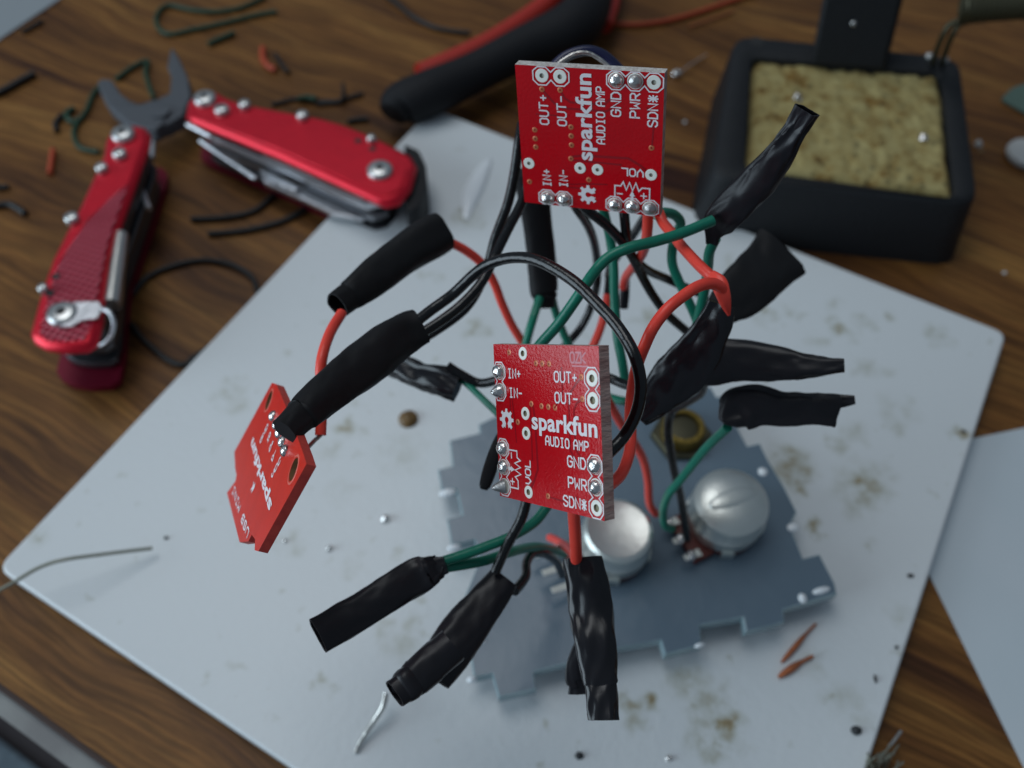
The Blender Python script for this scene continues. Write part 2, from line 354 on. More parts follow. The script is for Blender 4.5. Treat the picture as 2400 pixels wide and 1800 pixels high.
def lathe(mb, prof, c=(0, 0, 0), ax=Vector((0, 0, 1)), seg=32, mi=0, sx=1, sy=1):
    """profile [(r, h)] turned about an axis through c"""
    ax = Vector(ax).normalized(); N = ax.orthogonal().normalized()
    if abs(ax.z) > .99: N = Vector((1, 0, 0))
    B = ax.cross(N); c = Vector(c); vs = []
    for r, h in prof:
        for k in range(seg):
            a = 2 * math.pi * k / seg; vs.append(c + ax * h + (N * math.cos(a) * sx + B * math.sin(a) * sy) * r)
    fs = [[i * seg + k, i * seg + (k + 1) % seg, (i + 1) * seg + (k + 1) % seg, (i + 1) * seg + k] for i in range(len(prof) - 1) for k in range(seg)]
    fs += [list(range(seg))[::-1], [(len(prof) - 1) * seg + k for k in range(seg)]]
    mb.add(vs, fs, mi)
def dome(r, h, n=7, base=0): return [(r * math.cos(i * math.pi / 2 / n) + .0001, base + h * math.sin(i * math.pi / 2 / n)) for i in range(n + 1)]
def rounded(poly, r, n=4):
    out = []; m = len(poly)
    for i in range(m):
        a = Vector(poly[i - 1][:2]); b = Vector(poly[i][:2]); c = Vector(poly[(i + 1) % m][:2])
        rr = min(r, (a - b).length * .45, (c - b).length * .45); p = b + (a - b).normalized() * rr; q = b + (c - b).normalized() * rr
        for k in range(n + 1):
            t = k / n; out.append(tuple(p * (1 - t) ** 2 + b * 2 * t * (1 - t) + q * t * t))
    return out
def pz(P, z): return [tuple(Z(x, y, z))[:2] for x, y in P]

# ================================================================ SETTING
U = Vector((math.cos(R(-30.2)), math.sin(R(-30.2)), 0)); V2 = Vector((-U.y, U.x, 0))
e0 = Z(0, 1600, 0); fv = e0.dot(V2); eu = Vector((-31.5, 6, 0)).dot(U)
def uv(u, v, z=0): return U * u + V2 * v + Vector((0, 0, z))
mb = MB(); poly = [tuple(uv(a, b))[:2] for a, b in ((eu, fv), (70, fv), (70, 75), (eu, 75))]
prism(mb, poly, -2.4, 0); o = mb.build('tabletop', M['wood'], origin=(0, 0, 0)); struct(o)
mb = MB(); poly = [tuple(uv(a, b))[:2] for a, b in ((eu, fv - .13), (70, fv - .13), (70, fv - .003), (eu, fv - .003))]
prism(mb, poly, -2.4, -.12); struct(mb.build('table_edge', M['edge']))
mb = MB(); poly = [tuple(uv(a, b))[:2] for a, b in ((eu, fv - .50), (70, fv - .50), (70, fv - .134), (eu, fv - .134))]
prism(mb, poly, -2.2, -.3); struct(mb.build('table_edge_banding', M['band']))
mb = MB(); prism(mb, [(-200, -200), (250, -200), (250, 250), (-200, 250)], -72, -70); struct(mb.build('floor', M['floor']))
mv = Z(0, 1737, -69).dot(V2)
mb = MB(); poly = [tuple(uv(a, b))[:2] for a, b in ((-120, mv - 120), (60, mv - 120), (60, mv), (-120, mv))]
prism(mb, poly, -69.9, -69.0); tag(mb.build('floor_mat', M['mat']), 'blue grey mat on the dark floor beyond the table edge', 'mat')

# ================================================================ WHITE BOARD AND SHEETS
ZP = .5
spots = [(1095, 505, .55, .75), (1130, 530, .3, .4), (540, 920, .6, .38), (560, 940, .5, .3), (820, 1010, .45, .65), (835, 950, .3, .3), (1115, 775, .55, .6), (780, 1060, .5, .25),
         (990, 640, .35, .25), (1020, 645, .25, .3), (1740, 635, .6, .6), (1790, 735, .5, .55), (1850, 727, .3, .5), (1880, 740, .3, .3), (1975, 780, .45, .7), (1940, 750, .3, .5), (2020, 755, .4, .5), (2080, 745, .3, .4),
         (2030, 755, .3, .3), (1920, 800, .4, .3), (2195, 785, .5, .35), (1955, 710, .4, .3), (2020, 860, .5, .35), (2075, 870, .4, .25), (2000, 1015, .5, .3), (2110, 960, .7, .25), (2105, 1000, .4, .4), (1965, 1045, .4, .35),
         (1850, 1085, .8, .65), (1885, 1110, .5, .6), (1870, 1145, .45, .7), (1830, 1115, .4, .5), (2030, 1140, .9, .55), (2065, 1115, .6, .45), (2010, 1125, .25, .9), (2000, 1180, .7, .3), (1910, 1235, .35, 1.0), (1915, 1255, .3, .8), (2040, 1275, .3, .35),
         (2250, 1010, .25, .8), (1680, 1720, .75, .7), (1705, 1695, .5, .95), (1645, 1745, .45, .55), (1515, 1645, .35, .95), (1480, 1650, .35, .6), (1495, 1690, .35, .5), (1610, 1600, .7, .45), (1650, 1640, .6, .45), (1700, 1610, .4, .3),
         (760, 1590, .3, .5), (775, 1615, .25, .35), (900, 1475, .4, .3), (965, 1460, .4, .35), (940, 1510, .5, .25), (830, 1325, .4, .25), (935, 1290, .25, .4), (680, 1278, .5, .28), (560, 1565, .25, .35), (1990, 1650, .7, .22), (1900, 1560, .5, .2),
         (1455, 600, .3, .3), (1530, 740, .4, .5), (1500, 760, .4, .3), (1300, 620, .3, .25), (1420, 880, .4, .4), (1100, 640, .3, .2), (940, 1060, .9, .2), (90, 1260, .4, .22), (800, 1150, .5, .18), (2110, 1440, .5, .2), (1245, 850, .3, .3)]
M['plate'] = plate_mat(spots, ZP)
pc = [(-8, 1331), (1012, 251), (2360, 780)]; A_, B_, C_ = [Z(x, y, ZP) for x, y in pc]; D_ = A_ + (C_ - B_)
poly = rounded([A_, B_, C_, D_], .32, 5)
mb = MB(); prism(mb, poly, .02, ZP, bevel=.06)
tag(mb.build('cutting_board', M['plate'], smooth=60), 'white plastic board with brown burn stains lying under the wired boards', 'cutting board')
# right sheet, sliding under the board's right edge
pr = pz([(2045, 1076), (2520, 978), (2700, 1500), (2500, 2004)], .012)
mb = MB(); prism(mb, pr, .002, .014); tag(mb.build('plastic_sheet', M['paper']), 'glossy pale sheet tucked under the right edge of the white board', 'sheet')
mb = MB(); prism(mb, pz([(-300, 330), (5, 87), (142, -5), (60, -260), (-400, -100)], .06), .002, .06); tag(mb.build('paper_sheet', M['greysheet']), 'grey sheet corner at the upper left beside the wood', 'paper')

# ================================================================ AMPLIFIER BOARDS
GL = {  # single stroke glyphs on a 0..1 box
 'A': [[(0, 0), (0, .7), (.3, 1), (.7, 1), (1, .7), (1, 0)], [(0, .42), (1, .42)]],
 'U': [[(0, 1), (0, .2), (.25, 0), (.75, 0), (1, .2), (1, 1)]], 'D': [[(0, 0), (0, 1), (.65, 1), (1, .7), (1, .3), (.65, 0), (0, 0)]],
 'I': [[(.2, 0), (.8, 0)], [(.2, 1), (.8, 1)], [(.5, 0), (.5, 1)]], 'O': [[(.25, 0), (0, .2), (0, .8), (.25, 1), (.75, 1), (1, .8), (1, .2), (.75, 0), (.25, 0)]],
 'M': [[(0, 0), (0, 1), (.5, .5), (1, 1), (1, 0)]], 'P': [[(0, 0), (0, 1), (.75, 1), (1, .85), (1, .6), (.75, .45), (0, .45)]],
 'N': [[(0, 0), (0, 1), (1, 0), (1, 1)]], 'G': [[(1, .8), (.75, 1), (.25, 1), (0, .8), (0, .2), (.25, 0), (.75, 0), (1, .2), (1, .5), (.55, .5)]],
 'W': [[(0, 1), (.1, 0), (.5, .5), (.9, 0), (1, 1)]], 'R': [[(0, 0), (0, 1), (.75, 1), (1, .85), (1, .6), (.75, .45), (0, .45)], [(.5, .45), (1, 0)]],
 'S': [[(1, .82), (.75, 1), (.25, 1), (0, .82), (0, .62), (1, .38), (1, .18), (.75, 0), (.25, 0), (0, .18)]], 'T': [[(0, 1), (1, 1)], [(.5, 1), (.5, 0)]],
 'V': [[(0, 1), (0, .45), (.5, 0), (1, .45), (1, 1)]], 'L': [[(0, 1), (0, 0), (1, 0)]], 'C': [[(1, .8), (.75, 1), (.25, 1), (0, .8), (0, .2), (.25, 0), (.75, 0), (1, .2)]],
 '+': [[(.05, .5), (.95, .5)], [(.5, .2), (.5, .8)]], '-': [[(.05, .5), (.95, .5)]], '*': [[(0, .5), (1, .5)], [(.5, 0), (.5, 1)], [(.08, .1), (.92, .9)], [(.08, .9), (.92, .1)]],
 'Z': [[(0, 1), (1, 1), (0, 0), (1, 0)]], 'K': [[(0, 0), (0, 1)], [(1, 1), (0, .45), (1, 0)]], 'B': [[(0, 0), (0, 1), (.7, 1), (.95, .8), (.7, .52), (0, .52)], [(.7, .52), (1, .3), (.75, 0), (0, 0)]],
 'i': [[(.5, 0), (.5, .6)], [(.5, .85), (.5, .9)]], 'n': [[(0, 0), (0, .6), (.7, .6), (1, .4), (1, 0)]], ' ': []}
_zc = [0]
def ribbon(mb, P, wd, z, mi=0, X=None):
    _zc[0] = (_zc[0] + 1) % 9; z = z + _zc[0] * .0003
    cl = (Vector(P[0]) - Vector(P[-1])).length < 1e-6; Q = P[:-1] if cl else P; n = len(Q); L_ = []; R_ = []
    for i in range(n):
        b = Vector(Q[i]); a = Vector(Q[i - 1]) if (i or cl) else None; c = Vector(Q[(i + 1) % n]) if (i < n - 1 or cl) else None
        if a is None: u = (c - b).normalized(); b = b - u * wd * .35; k = Vector((-u.y, u.x))
        elif c is None: u = (b - a).normalized(); b = b + u * wd * .35; k = Vector((-u.y, u.x))
        else:
            u = (b - a).normalized(); w_ = (c - b).normalized(); n1 = Vector((-u.y, u.x)); n2 = Vector((-w_.y, w_.x)); k = n1 + n2; k = k / max(k.length_squared / 2, .35)
        L_.append(b + k * wd / 2); R_.append(b - k * wd / 2)
    tr = X or (lambda p: p)
    vs = [(*tr((p.x, p.y)), z) for p in L_] + [(*tr((p.x, p.y)), z) for p in R_]
    fs = [[i, (i + 1) % n, n + (i + 1) % n, n + i] for i in range(n if cl else n - 1)]
    mb.add(vs, fs, mi)
def text(mb, s, x, y, pitch, wd, h, st, z, ang=0):
    ca, sa = math.cos(R(ang)), math.sin(R(ang))
    for i, ch in enumerate(s):
        for P in GL[ch]:
            if ch in '+-': ww = wd * .9
            else: ww = wd
            q = [(i * pitch + a * ww, b * h) for a, b in P]; q = [(x + a * ca - b * sa, y + a * sa + b * ca) for a, b in q]
            ribbon(mb, q, st, z)
def wordmark(mb, s, x, y, width, height, z, ang=0, off=.035, desc=.0):
    cu = bpy.data.curves.new('t', 'FONT'); cu.body = s; cu.offset = off; cu.space_character = 1.02; cu.resolution_u = 3
    ob = bpy.data.objects.new('t', cu); col.objects.link(ob); dg = bpy.context.evaluated_depsgraph_get(); me = ob.evaluated_get(dg).to_mesh()
    vs = [v.co.copy() for v in me.vertices]; fs = [list(p.vertices) for p in me.polygons]
    x0 = min(v.x for v in vs); x1 = max(v.x for v in vs); y0 = min(v.y for v in vs); y1 = max(v.y for v in vs)
    ca, sa = math.cos(R(ang)), math.sin(R(ang)); out = []
    for v in vs:
        a = (v.x - x0) / (x1 - x0) * width; b = v.y / (y1 - y0) * height; out.append((x + a * ca - b * sa, y + a * sa + b * ca, z))
    mb.add(out, fs); ob.evaluated_get(dg).to_mesh_clear(); bpy.data.objects.remove(ob); bpy.data.curves.remove(cu)
def circ(x, y, r, n=20): return [(x + r * math.cos(2 * math.pi * k / n), y + r * math.sin(2 * math.pi * k / n)) for k in range(n)]
def holed(mb, outer, holes, z0, z1, mtop, mside, mhole, thole=None):
    vs = [Vector(p) for p in outer]; fc = [list(range(len(outer)))]
    e = [(i, (i + 1) % len(outer)) for i in range(len(outer))]
    for h in holes:
        o_ = len(vs); vs += [Vector(p) for p in h]; e += [(o_ + i, o_ + (i + 1) % len(h)) for i in range(len(h))]
    r = geometry.delaunay_2d_cdt(vs, e, [], 1, 1e-6); V_, F_ = r[0], r[2]
    def inh(p):
        for h in holes:
            c = sum((Vector(q) for q in h), Vector((0, 0))) / len(h)
            if (p - c).length < (Vector(h[0]) - c).length * .97: return True
        return False
    fs = [list(f) for f in F_ if not inh(sum((V_[i] for i in f), Vector((0, 0))) / len(f))]
    def inside(p):
        c = False; n = len(outer)
        for i in range(n):
            a, b = outer[i], outer[i - 1]
            if (a[1] > p.y) != (b[1] > p.y) and p.x < (b[0] - a[0]) * (p.y - a[1]) / (b[1] - a[1]) + a[0]: c = not c
        return c
    fs = [f for f in fs if inside(sum((V_[i] for i in f), Vector((0, 0))) / len(f))]
    mb.add([(p.x, p.y, z1) for p in V_], fs, mtop); mb.add([(p.x, p.y, z0) for p in V_], [f[::-1] for f in fs], mtop)
    n = len(outer)
    for i in range(n):
        a, b = outer[i], outer[(i + 1) % n]; mb.add([(*a, z0), (*b, z0), (*b, z1), (*a, z1)], [[0, 1, 2, 3]], mside[i] if isinstance(mside, list) else mside)
    for h in holes:
        n = len(h); mb.add([(*p, z0) for p in h] + [(*p, z1) for p in h], [[i, (i + 1) % n, n + (i + 1) % n, n + i] for i in range(n)], mhole)

def amp_board(center, rot, label, turned, tin):
    g = 'red square amplifier boards'
    root = thing('circuit_board', center, label, 'circuit board', g, rot)
    hb = 1.016; X = lambda p: (p[0], p[1])
    right = [(.889, .640), (.889, .386), (.889, -.381), (.889, -.635), (.889, -.881)]; left = [(-.905, .655), (-.905, .400), (-.900, -.360), (-.900, -.612), (-.900, -.868)]
    tests = [(-.390, .905), (-.390, .140), (-.390, -.114), (-.392, -.875)]
    holes = [circ(x, y, .046 if not turned else .032, 14) for x, y in [right[0], right[1], right[4]]] + [circ(x, y, .038 if not turned else .026, 12) for x, y in tests]
    mb = MB(); sides = [2, 1, 1, 1] if not turned else [1, 2, 1, 1]   # order: bottom, right, top, left
    holed(mb, [(-hb, -hb), (hb, -hb), (hb, hb), (-hb, hb)], holes, -.16, 0, 0, [1, 1, 1, 1] if not turned else [1, 2, 1, 1], 3)
    mb.build('board', [M['mask'], M['fr4'], M['fr4lit'], M['hole']], root, smooth=30)
    z = .0035
    # traces under the mask
    mb = MB()
    for P, wd in (([(.70, .645), (.60, .56), (.50, .46), (.46, .36), (.46, -.25), (.56, -.38)], .030), ([(.70, .39), (.60, .33), (.55, .25), (.55, -.22), (.66, -.33)], .030),
                  ([(-.23, .25), (-.20, .10), (-.18, -.55), (-.27, -.72), (-.33, -.80)], .035), ([(-.28, .24), (-.285, -.45)], .025), ([(0, -.875), (.27, -.89), (.55, -.80)], .02),
                  ([(-.66, .35), (-.62, .02), (-.60, -.25)], .02), ([(-.70, .33), (-.70, .15)], .02), ([(.20, .25), (.35, .45), (.35, .75)], .02)):
        ribbon(mb, P, wd, .0008)
    mb.build('copper_trace', M['trace'], root, smooth=0)
    # silkscreen
    mb = MB()
    text(mb, 'IN+', -.715, .585, .098, .066, .115, .020, z); text(mb, 'IN-', -.700, .335, .098, .066, .115, .020, z)
    text(mb, 'OUT+', .215, .575, .112, .080, .122, .020, z); text(mb, 'OUT-', .215, .320, .112, .080, .122, .020, z)
    text(mb, 'GND', .405, -.442, .118, .085, .125, .021, z); text(mb, 'PWR', .405, -.700, .118, .085, .125, .021, z); text(mb, 'SDN*', .300, -.940, .112, .080, .125, .021, z)
    text(mb, 'AUDIO', .000, -.222, .094, .066, .110, .019, z); text(mb, 'AMP', .530, -.222, .094, .066, .110, .019, z)
    text(mb, 'VOL', -.330, -.765, .110, .080, .105, .020, z, 90)
    wordmark(mb, 'sparkfun', -.262, -.040, 1.215, .300, z + .003, off=.026)
    def oct_(x, y, r=.125, sk=()):
        return [(x + r * math.cos(R(a)), y + r * math.sin(R(a))) for a in range(22, 383, 45)]
    for grp, sg in ((right[:2], 1), (right[2:], 1), (left[:2], -1), (left[2:], -1)):
        rr = .125; L_ = []; Rr = []; n_ = len(grp); lo_ = -hb + .009; hi_ = hb - .009
        for q_, (x, y) in enumerate(grp):
            if q_ == 0: L_.append((x - rr * .5, y + rr)); Rr.append((x + rr * .5, y + rr))
            L_ += [(x - rr, y + rr * .45), (x - rr, y - rr * .45)]; Rr += [(x + rr, y + rr * .45), (x + rr, y - rr * .45)]
            if q_ < n_ - 1: L_.append((x - rr * .42, y - .127)); Rr.append((x + rr * .42, y - .127))
            else: L_.append((x - rr * .5, y - rr)); Rr.append((x + rr * .5, y - rr))
        loop = L_ + Rr[::-1]; loop = [(min(max(a, lo_), hi_), min(max(b, lo_), hi_)) for a, b in loop]
        q2 = [loop[0]]
        for p_ in loop[1:]:
            if (Vector(p_) - Vector(q2[-1])).length > .012: q2.append(p_)
        loop = q2
        ribbon(mb, loop + [loop[0]], .017, z)
    ribbon(mb, [(-.77, -.365), (-.60, -.365), (-.60, -.45), (-.535, -.485), (-.655, -.53), (-.535, -.575), (-.655, -.62), (-.535, -.665), (-.655, -.71), (-.60, -.755), (-.60, -.862), (-.76, -.862)], .019, z)
    ribbon(mb, [(-.72, -.40), (-.72, -.47)], .02, z); ribbon(mb, [(-.72, -.74), (-.72, -.82)], .018, z); ribbon(mb, [(-.76, -.78), (-.68, -.78)], .018, z)
    mb.add([(-.74, -.575, z + .004), (-.655, -.615, z + .004), (-.74, -.655, z + .004)], [[0, 1, 2]]); ribbon(mb, [(-.775, -.615), (-.74, -.615)], .04, z)
    mb.build('silkscreen', M['silk'], root, smooth=0)
    # open hardware gear
    mb = MB(); P = []; cx, cy = -.787, .030
    for k in range(-1, 7):       # eight-fold, bottom tooth replaced by the slot
        a = 90 + (k - 2.5) * 45 + 0
    teeth = [a for a in range(-45 + 0, 226, 45)]
    a = -68
    P.append((.055, -72)); P.append((.118, -72))
    for tth in teeth:
        P += [(.108, tth - 13), (.148, tth - 8), (.148, tth + 8), (.108, tth + 13)]
    P += [(.118, 252), (.055, 252)] + [(.040, a_) for a_ in range(230, -51, -28)]
    pl = [(cx + r_ * math.cos(R(a_)), cy + r_ * math.sin(R(a_))) for r_, a_ in P]
    mb.add([(x, y, z + .002) for x, y in pl], tess(pl)); mb.build('gear_mark', M['silk'], root, smooth=0)
    # pads
    for (x, y) in [right[0], right[1], right[4]]:
        mb = MB(); r0, r1 = (.047, .094) if not turned else (.033, .090); lathe_ring(mb, x, y, r0, r1, .006); mb.build('pad', M['pad'], root)
    for (x, y) in tests:
        mb = MB(); lathe_ring(mb, x, y, .039 if not turned else .027, .080, .005); mb.build('test_pad', M['pad'], root)
    for (x, y) in [right[0], right[1], right[4]] + tests:
        mb = MB(); lathe(mb, [(.05, -.05), (.05, -.022), (.001, -.022)], (x, y, 0), seg=14); mb.build('hole_plug', M['plug' if not turned else 'plugpale'], root)
    for i, (x, y) in enumerate([right[2], right[3]] + left):
        rnd = random.Random(i + 7 * turned); mb = MB(); k = .95 + .1 * rnd.random()
        if (not turned and i in (2, 3, 6)):
            k2 = {2: .55, 3: .80, 6: 1.05}[i]; prof = [(.098, .0), (.093, .03), (.072, .07), (.046, .115 * k2 + .01), (.026, .145 * k2 + .012), (.004, .155 * k2 + .012)]
            lathe(mb, prof, (x, y, .003), Vector((-.20 - .35 * (i == 6), -.08, 1)), 24)
        else: lathe(mb, dome(.096 * k, .085, base=0), (x, y, .003), Vector((rnd.uniform(-.1, .1), rnd.uniform(-.1, .1), 1)), 28)
        mb.build('solder_joint', M['solderdull' if i == 6 or (turned and i == 1) else 'solder'], root, smooth=70)
        mb = MB(); lathe_ring(mb, x, y, .02, .103, .0045); mb.build('pad', M['pad'], root)
    for (x, y) in [(-.679, .915), (-.135, .787), (-.01, .787), (.12, .787), (-.261, .271), (-.06, .256), (.073, .256), (.201, .256), (.702, .649), (.708, .391), (-.558, .017), (-.002, -.871)]:
        mb = MB(); lathe_ring(mb, x, y, .014, .036, .0028, 12); lathe(mb, [(.014, 0), (.0001, .0012)], (x, y, .001), seg=12, mi=1); mb.build('via', [M['via'], M['viad']], root)
    if not turned:
        mb = MB(); text(mb, 'OZK', .52, .815, .095, .075, .12, .022, .0012); ribbon(mb, [(.55, .775), (.83, .775)], .018, .0012); mb.build('etched_mark', M['silkpink'], root, smooth=0)
    # packages on the back, out of sight from the front
    for (x, y, a, b, h) in ((0.15, .45, .40, .40, .10), (-.45, .35, .2, .12, .06), (.2, -.5, .2, .12, .06), (-.2, -.3, .12, .2, .06)):
        mb = MB(); prism(mb, [(x - a / 2, y - b / 2), (x + a / 2, y - b / 2), (x + a / 2, y + b / 2), (x - a / 2, y + b / 2)], -.16 - h, -.162); mb.build('chip', M['plastic'], root)
    return root
def lathe_ring(mb, x, y, r0, r1, z, n=24, mi=0):
    a = circ(x, y, r0, n); b = circ(x, y, r1, n); c = circ(x, y, r1 + .004, n)
    mb.add([(*p, z) for p in a] + [(*p, z) for p in b] + [(*p, .0004) for p in c], [[i, (i + 1) % n, n + (i + 1) % n, n + i] for i in range(n)] + [[n + i, n + (i + 1) % n, 2 * n + (i + 1) % n, 2 * n + i] for i in range(n)], mi)
M['silkpink'] = mat('worn pale etching', (.60, .22, .25), .35)
RF = Matrix(((.606, -.044, -.794), (-.485, .771, -.413), (.630, .635, .447)))
RT = Matrix(((.933, -.072, -.353), (-.318, .296, -.901), (.169, .953, .253)))
RT = RT @ Matrix.Rotation(math.pi / 2, 3, 'Z')
amp_board((.413, 5.824, 9.718), RF, 'red amplifier board in the foreground reading upright, beside the black wire loop', False, 0)
amp_board((1.060, 9.688, 10.883), RT, 'red amplifier board standing at the back with its lettering turned sideways', True, 0)

# ---------------------------------------------------------------- small breakout board at the left (in its own plane)
def small_board():
    O = (607, 1085); tc_ = 12.9
    n_a = Vector((.33, -.944)).normalized(); n_b = Vector((.944, .33)).normalized()   # image directions: along the board, and across it (foreshortened)
    th = R(66)
    X3 = Vector((1, 0, 0)); Y3 = -DN; T3 = -FW          # right, up, towards camera
    def im(v): return X3 * v[0] + Y3 * (-v[1])
    a3 = im(n_a); b3 = im(n_b) * math.cos(th) + T3 * math.sin(th); n3 = b3.cross(a3); n3 = -n3 if n3.dot(T3) < 0 else n3
    c = D(O[0], O[1], tc_)
    # local x = along b, local y = along a
    Rm = Matrix((b3, a3, n3)).transposed()
    if Rm.determinant() < 0: raise RuntimeError('frame')
    def loc(px, py):
        r = ray(px, py); s = (c - CC).dot(n3) / r.dot(n3); p = CC + r * s - c; return (p.dot(b3), p.dot(a3))
    k = 3.858; q = lambda x, y: loc(x / k + 520, y / k + 880)
    root = thing('circuit_board', c, 'small orange red breakout board with notched edge and mounting holes, hanging at the left', 'circuit board', None, Rm)
    out = [q(*p) for p in ((452, 66), (492, 78), (600, 330), (735, 700), (765, 800), (330, 1590), (296, 1580), (300, 1480), (270, 1440), (240, 1500), (160, 1508), (46, 1060), (122, 955), (132, 900), (120, 840), (113, 690))]
    ar = sum(out[i][0] * out[(i + 1) % len(out)][1] - out[(i + 1) % len(out)][0] * out[i][1] for i in range(len(out)))
    if ar < 0: out = out[::-1]
    h1 = q(425, 225); h2 = q(648, 850)
    mb = MB(); holed(mb, out, [circ(*h1, .150, 22), circ(*h2, .150, 22)], -.12, 0, 0, 1, 2); mb.build('board', [M['mask2'], M['fr4red'], M['hole2']], root, smooth=30)
    for h in (h1, h2):
        mb = MB(); lathe_ring(mb, *h, .165, .19, .004); mb.build('hole_ring', M['ringred'], root)
    mb = MB()
    s0 = Vector(q(455, 1165)); s1 = Vector(q(285, 560)); ang = math.degrees(math.atan2(s1.y - s0.y, s1.x - s0.x))
    wordmark(mb, 'sparkfun', s0.x, s0.y, (s1 - s0).length, .22, .004, ang, off=.035)
    f = Vector(q(285, 1010))
    fl = [(-.10, -.02), (-.03, .09), (.0, .03), (.10, .10), (.05, 0), (.11, -.06), (.0, -.03), (-.05, -.09)]
    ca, sa = math.cos(R(ang)), math.sin(R(ang))
    pts_ = [(f.x + a * ca - b * sa, f.y + a * sa + b * ca) for a, b in fl]; mb.add([(x, y, .005) for x, y in pts_], tess(pts_))
    for s, p0, p1 in (('GND', (350, 615), (425, 450)), ('ID', (415, 610), (450, 520)), ('D+', (432, 690), (475, 600)), ('D-', (460, 775), (500, 670)), ('VCC', (450, 935), (540, 765))):
        a = Vector(q(*p0)); b = Vector(q(*p1)); L_ = (b - a).length; an = math.degrees(math.atan2(b.y - a.y, b.x - a.x)); pt = L_ / len(s)
        text(mb, s, a.x, a.y, pt, pt * .72, .10, .026, .004, an)
    a = Vector(q(250, 1405)); b = Vector(q(110, 985)); an = math.degrees(math.atan2(b.y - a.y, b.x - a.x)); L_ = (b - a).length
    text(mb, 'USB Mini', a.x, a.y, L_ / 8, L_ / 8 * .7, .10, .026, .004, an) if False else text(mb, 'USB MINI', a.x, a.y, L_ / 8, L_ / 8 * .7, .10, .028, .004, an)
    mb.build('silkscreen', M['silk'], root, smooth=0)
    for p in ((468, 368), (500, 445), (525, 520), (555, 600), (578, 680)):
        x, y = q(*p); mb = MB(); lathe(mb, dome(.085, .07), (x, y, .002), seg=22); mb.build('solder_joint', M['solder'], root, smooth=70)
    # connector shell on the back
    mb = MB(); x, y = q(210, 1100); prism(mb, [(x - .25, y - .4), (x + .35, y - .4), (x + .35, y + .4), (x - .25, y + .4)], -.46, -.122, bevel=.0); mb.build('connector', M['steel'], root)
small_board()

# ================================================================ WIRES (pixel x, pixel y, depth)
G = 'black hookup wires'; wire([(972, 758, 13.2), (1010, 728, 13.2), (1062, 690, 13.2), (1110, 645, 13.0), (1150, 618, 12.8), (1205, 604, 12.5), (1265, 612, 12.2), (1340, 655, 11.9), (1400, 712, 11.7), (1450, 768, 11.5), (1487, 830, 11.3), (1503, 900, 11.3), (1493, 965, 11.4), (1462, 1022, 11.5), (1425, 1062, 11.4)], 'black', 'glossy black wire looping over to the right edge of the foreground board', G)
wire([(975, 790, 13.6), (1030, 755, 13.7), (1085, 712, 13.8), (1130, 660, 13.9), (1160, 600, 14.0), (1190, 540, 14.0), (1222, 478, 14.0), (1240, 420, 14.0)], 'black', 'black wire from the big left tape sleeve up behind the back board', G)
wire([(985, 800, 14.6), (1090, 725, 14.6), (1138, 640, 14.5), (1160, 560, 14.4), (1190, 480, 14.3), (1205, 410, 14.2), (1214, 340, 14.0), (1222, 290, 14.0)], 'black', 'black wire running up along the left edge of the back board', G)
wire([(800, 735, 13.6), (775, 778, 13.3), (759, 825, 13.0), (753, 870, 12.9), (757, 930, 12.9), (754, 1020, 12.8)], 'red', 'short red wire from the upper left sleeve down to the small breakout board', 'red hookup wires', lead1=[(738, 1032, 12.7), (718, 1053, 12.7)])
G = 'red hookup wires'
wire([(1045, 565, 15.4), (1090, 588, 15.6), (1130, 620, 15.8), (1157, 662, 16.0), (1176, 712, 16.2), (1198, 760, 16.4), (1226, 805, 16.6), (1255, 850, 16.8)], 'red', 'red wire from the upper left sleeve going down behind the foreground board', G)
wire([(1521, 500, 13.2), (1517, 558, 13.6), (1508, 592, 14.4), (1487, 622, 15.4), (1468, 648, 16.2), (1462, 672, 16.6)], 'red', 'red wire dropping from the lower right corner of the back board', G, lead0=[(1521, 480, 13.1)])
wire([(1425, 690, 16.8), (1420, 720, 16.8), (1412, 755, 16.8), (1395, 800, 16.6), (1370, 850, 16.4)], 'red', 'red wire end between the crossing green wires above the foreground board', G)
wire([(1545, 500, 13.4), (1556, 525, 13.3), (1577, 550, 13.1), (1600, 580, 12.9), (1635, 617, 12.6), (1666, 645, 12.4), (1686, 664, 12.4), (1694, 690, 12.5), (1698, 705, 12.5)], 'red', 'red wire from the back board down to the forked red joint at the right', G)
wire([(1698, 684, 12.2), (1686, 668, 12.1), (1664, 661, 12.0), (1635, 668, 11.9), (1600, 690, 11.8), (1562, 722, 11.7), (1530, 765, 11.7), (1508, 812, 11.8), (1490, 860, 12.0), (1479, 915, 12.2), (1474, 970, 12.3), (1476, 1020, 12.3), (1472, 1065, 12.1), (1455, 1110, 11.8), (1425, 1138, 11.5)], 'red', 'thick red wire curving from the forked joint down beside the foreground board', G)
wire([(1405, 905, 15.4), (1432, 950, 15.8), (1458, 994, 16.2), (1487, 1037, 16.6), (1508, 1077, 17.0), (1519, 1126, 17.5), (1523, 1180, 18.2), (1538, 1205, 18.8)], 'red', 'red wire running down to the right side of the nearer potentiometer', G)
wire([(1342, 1170, 12.0), (1344, 1210, 12.1), (1347, 1260, 12.3), (1350, 1325, 12.7)], 'red', 'red wire from the bottom of the foreground board into the tape below', G, r=.085)
wire([(1290, 1262, 18.0), (1318, 1275, 16.5), (1342, 1296, 14.6), (1362, 1330, 13.2)], 'red', 'red wire end soldered to a lug of the nearer potentiometer', G)
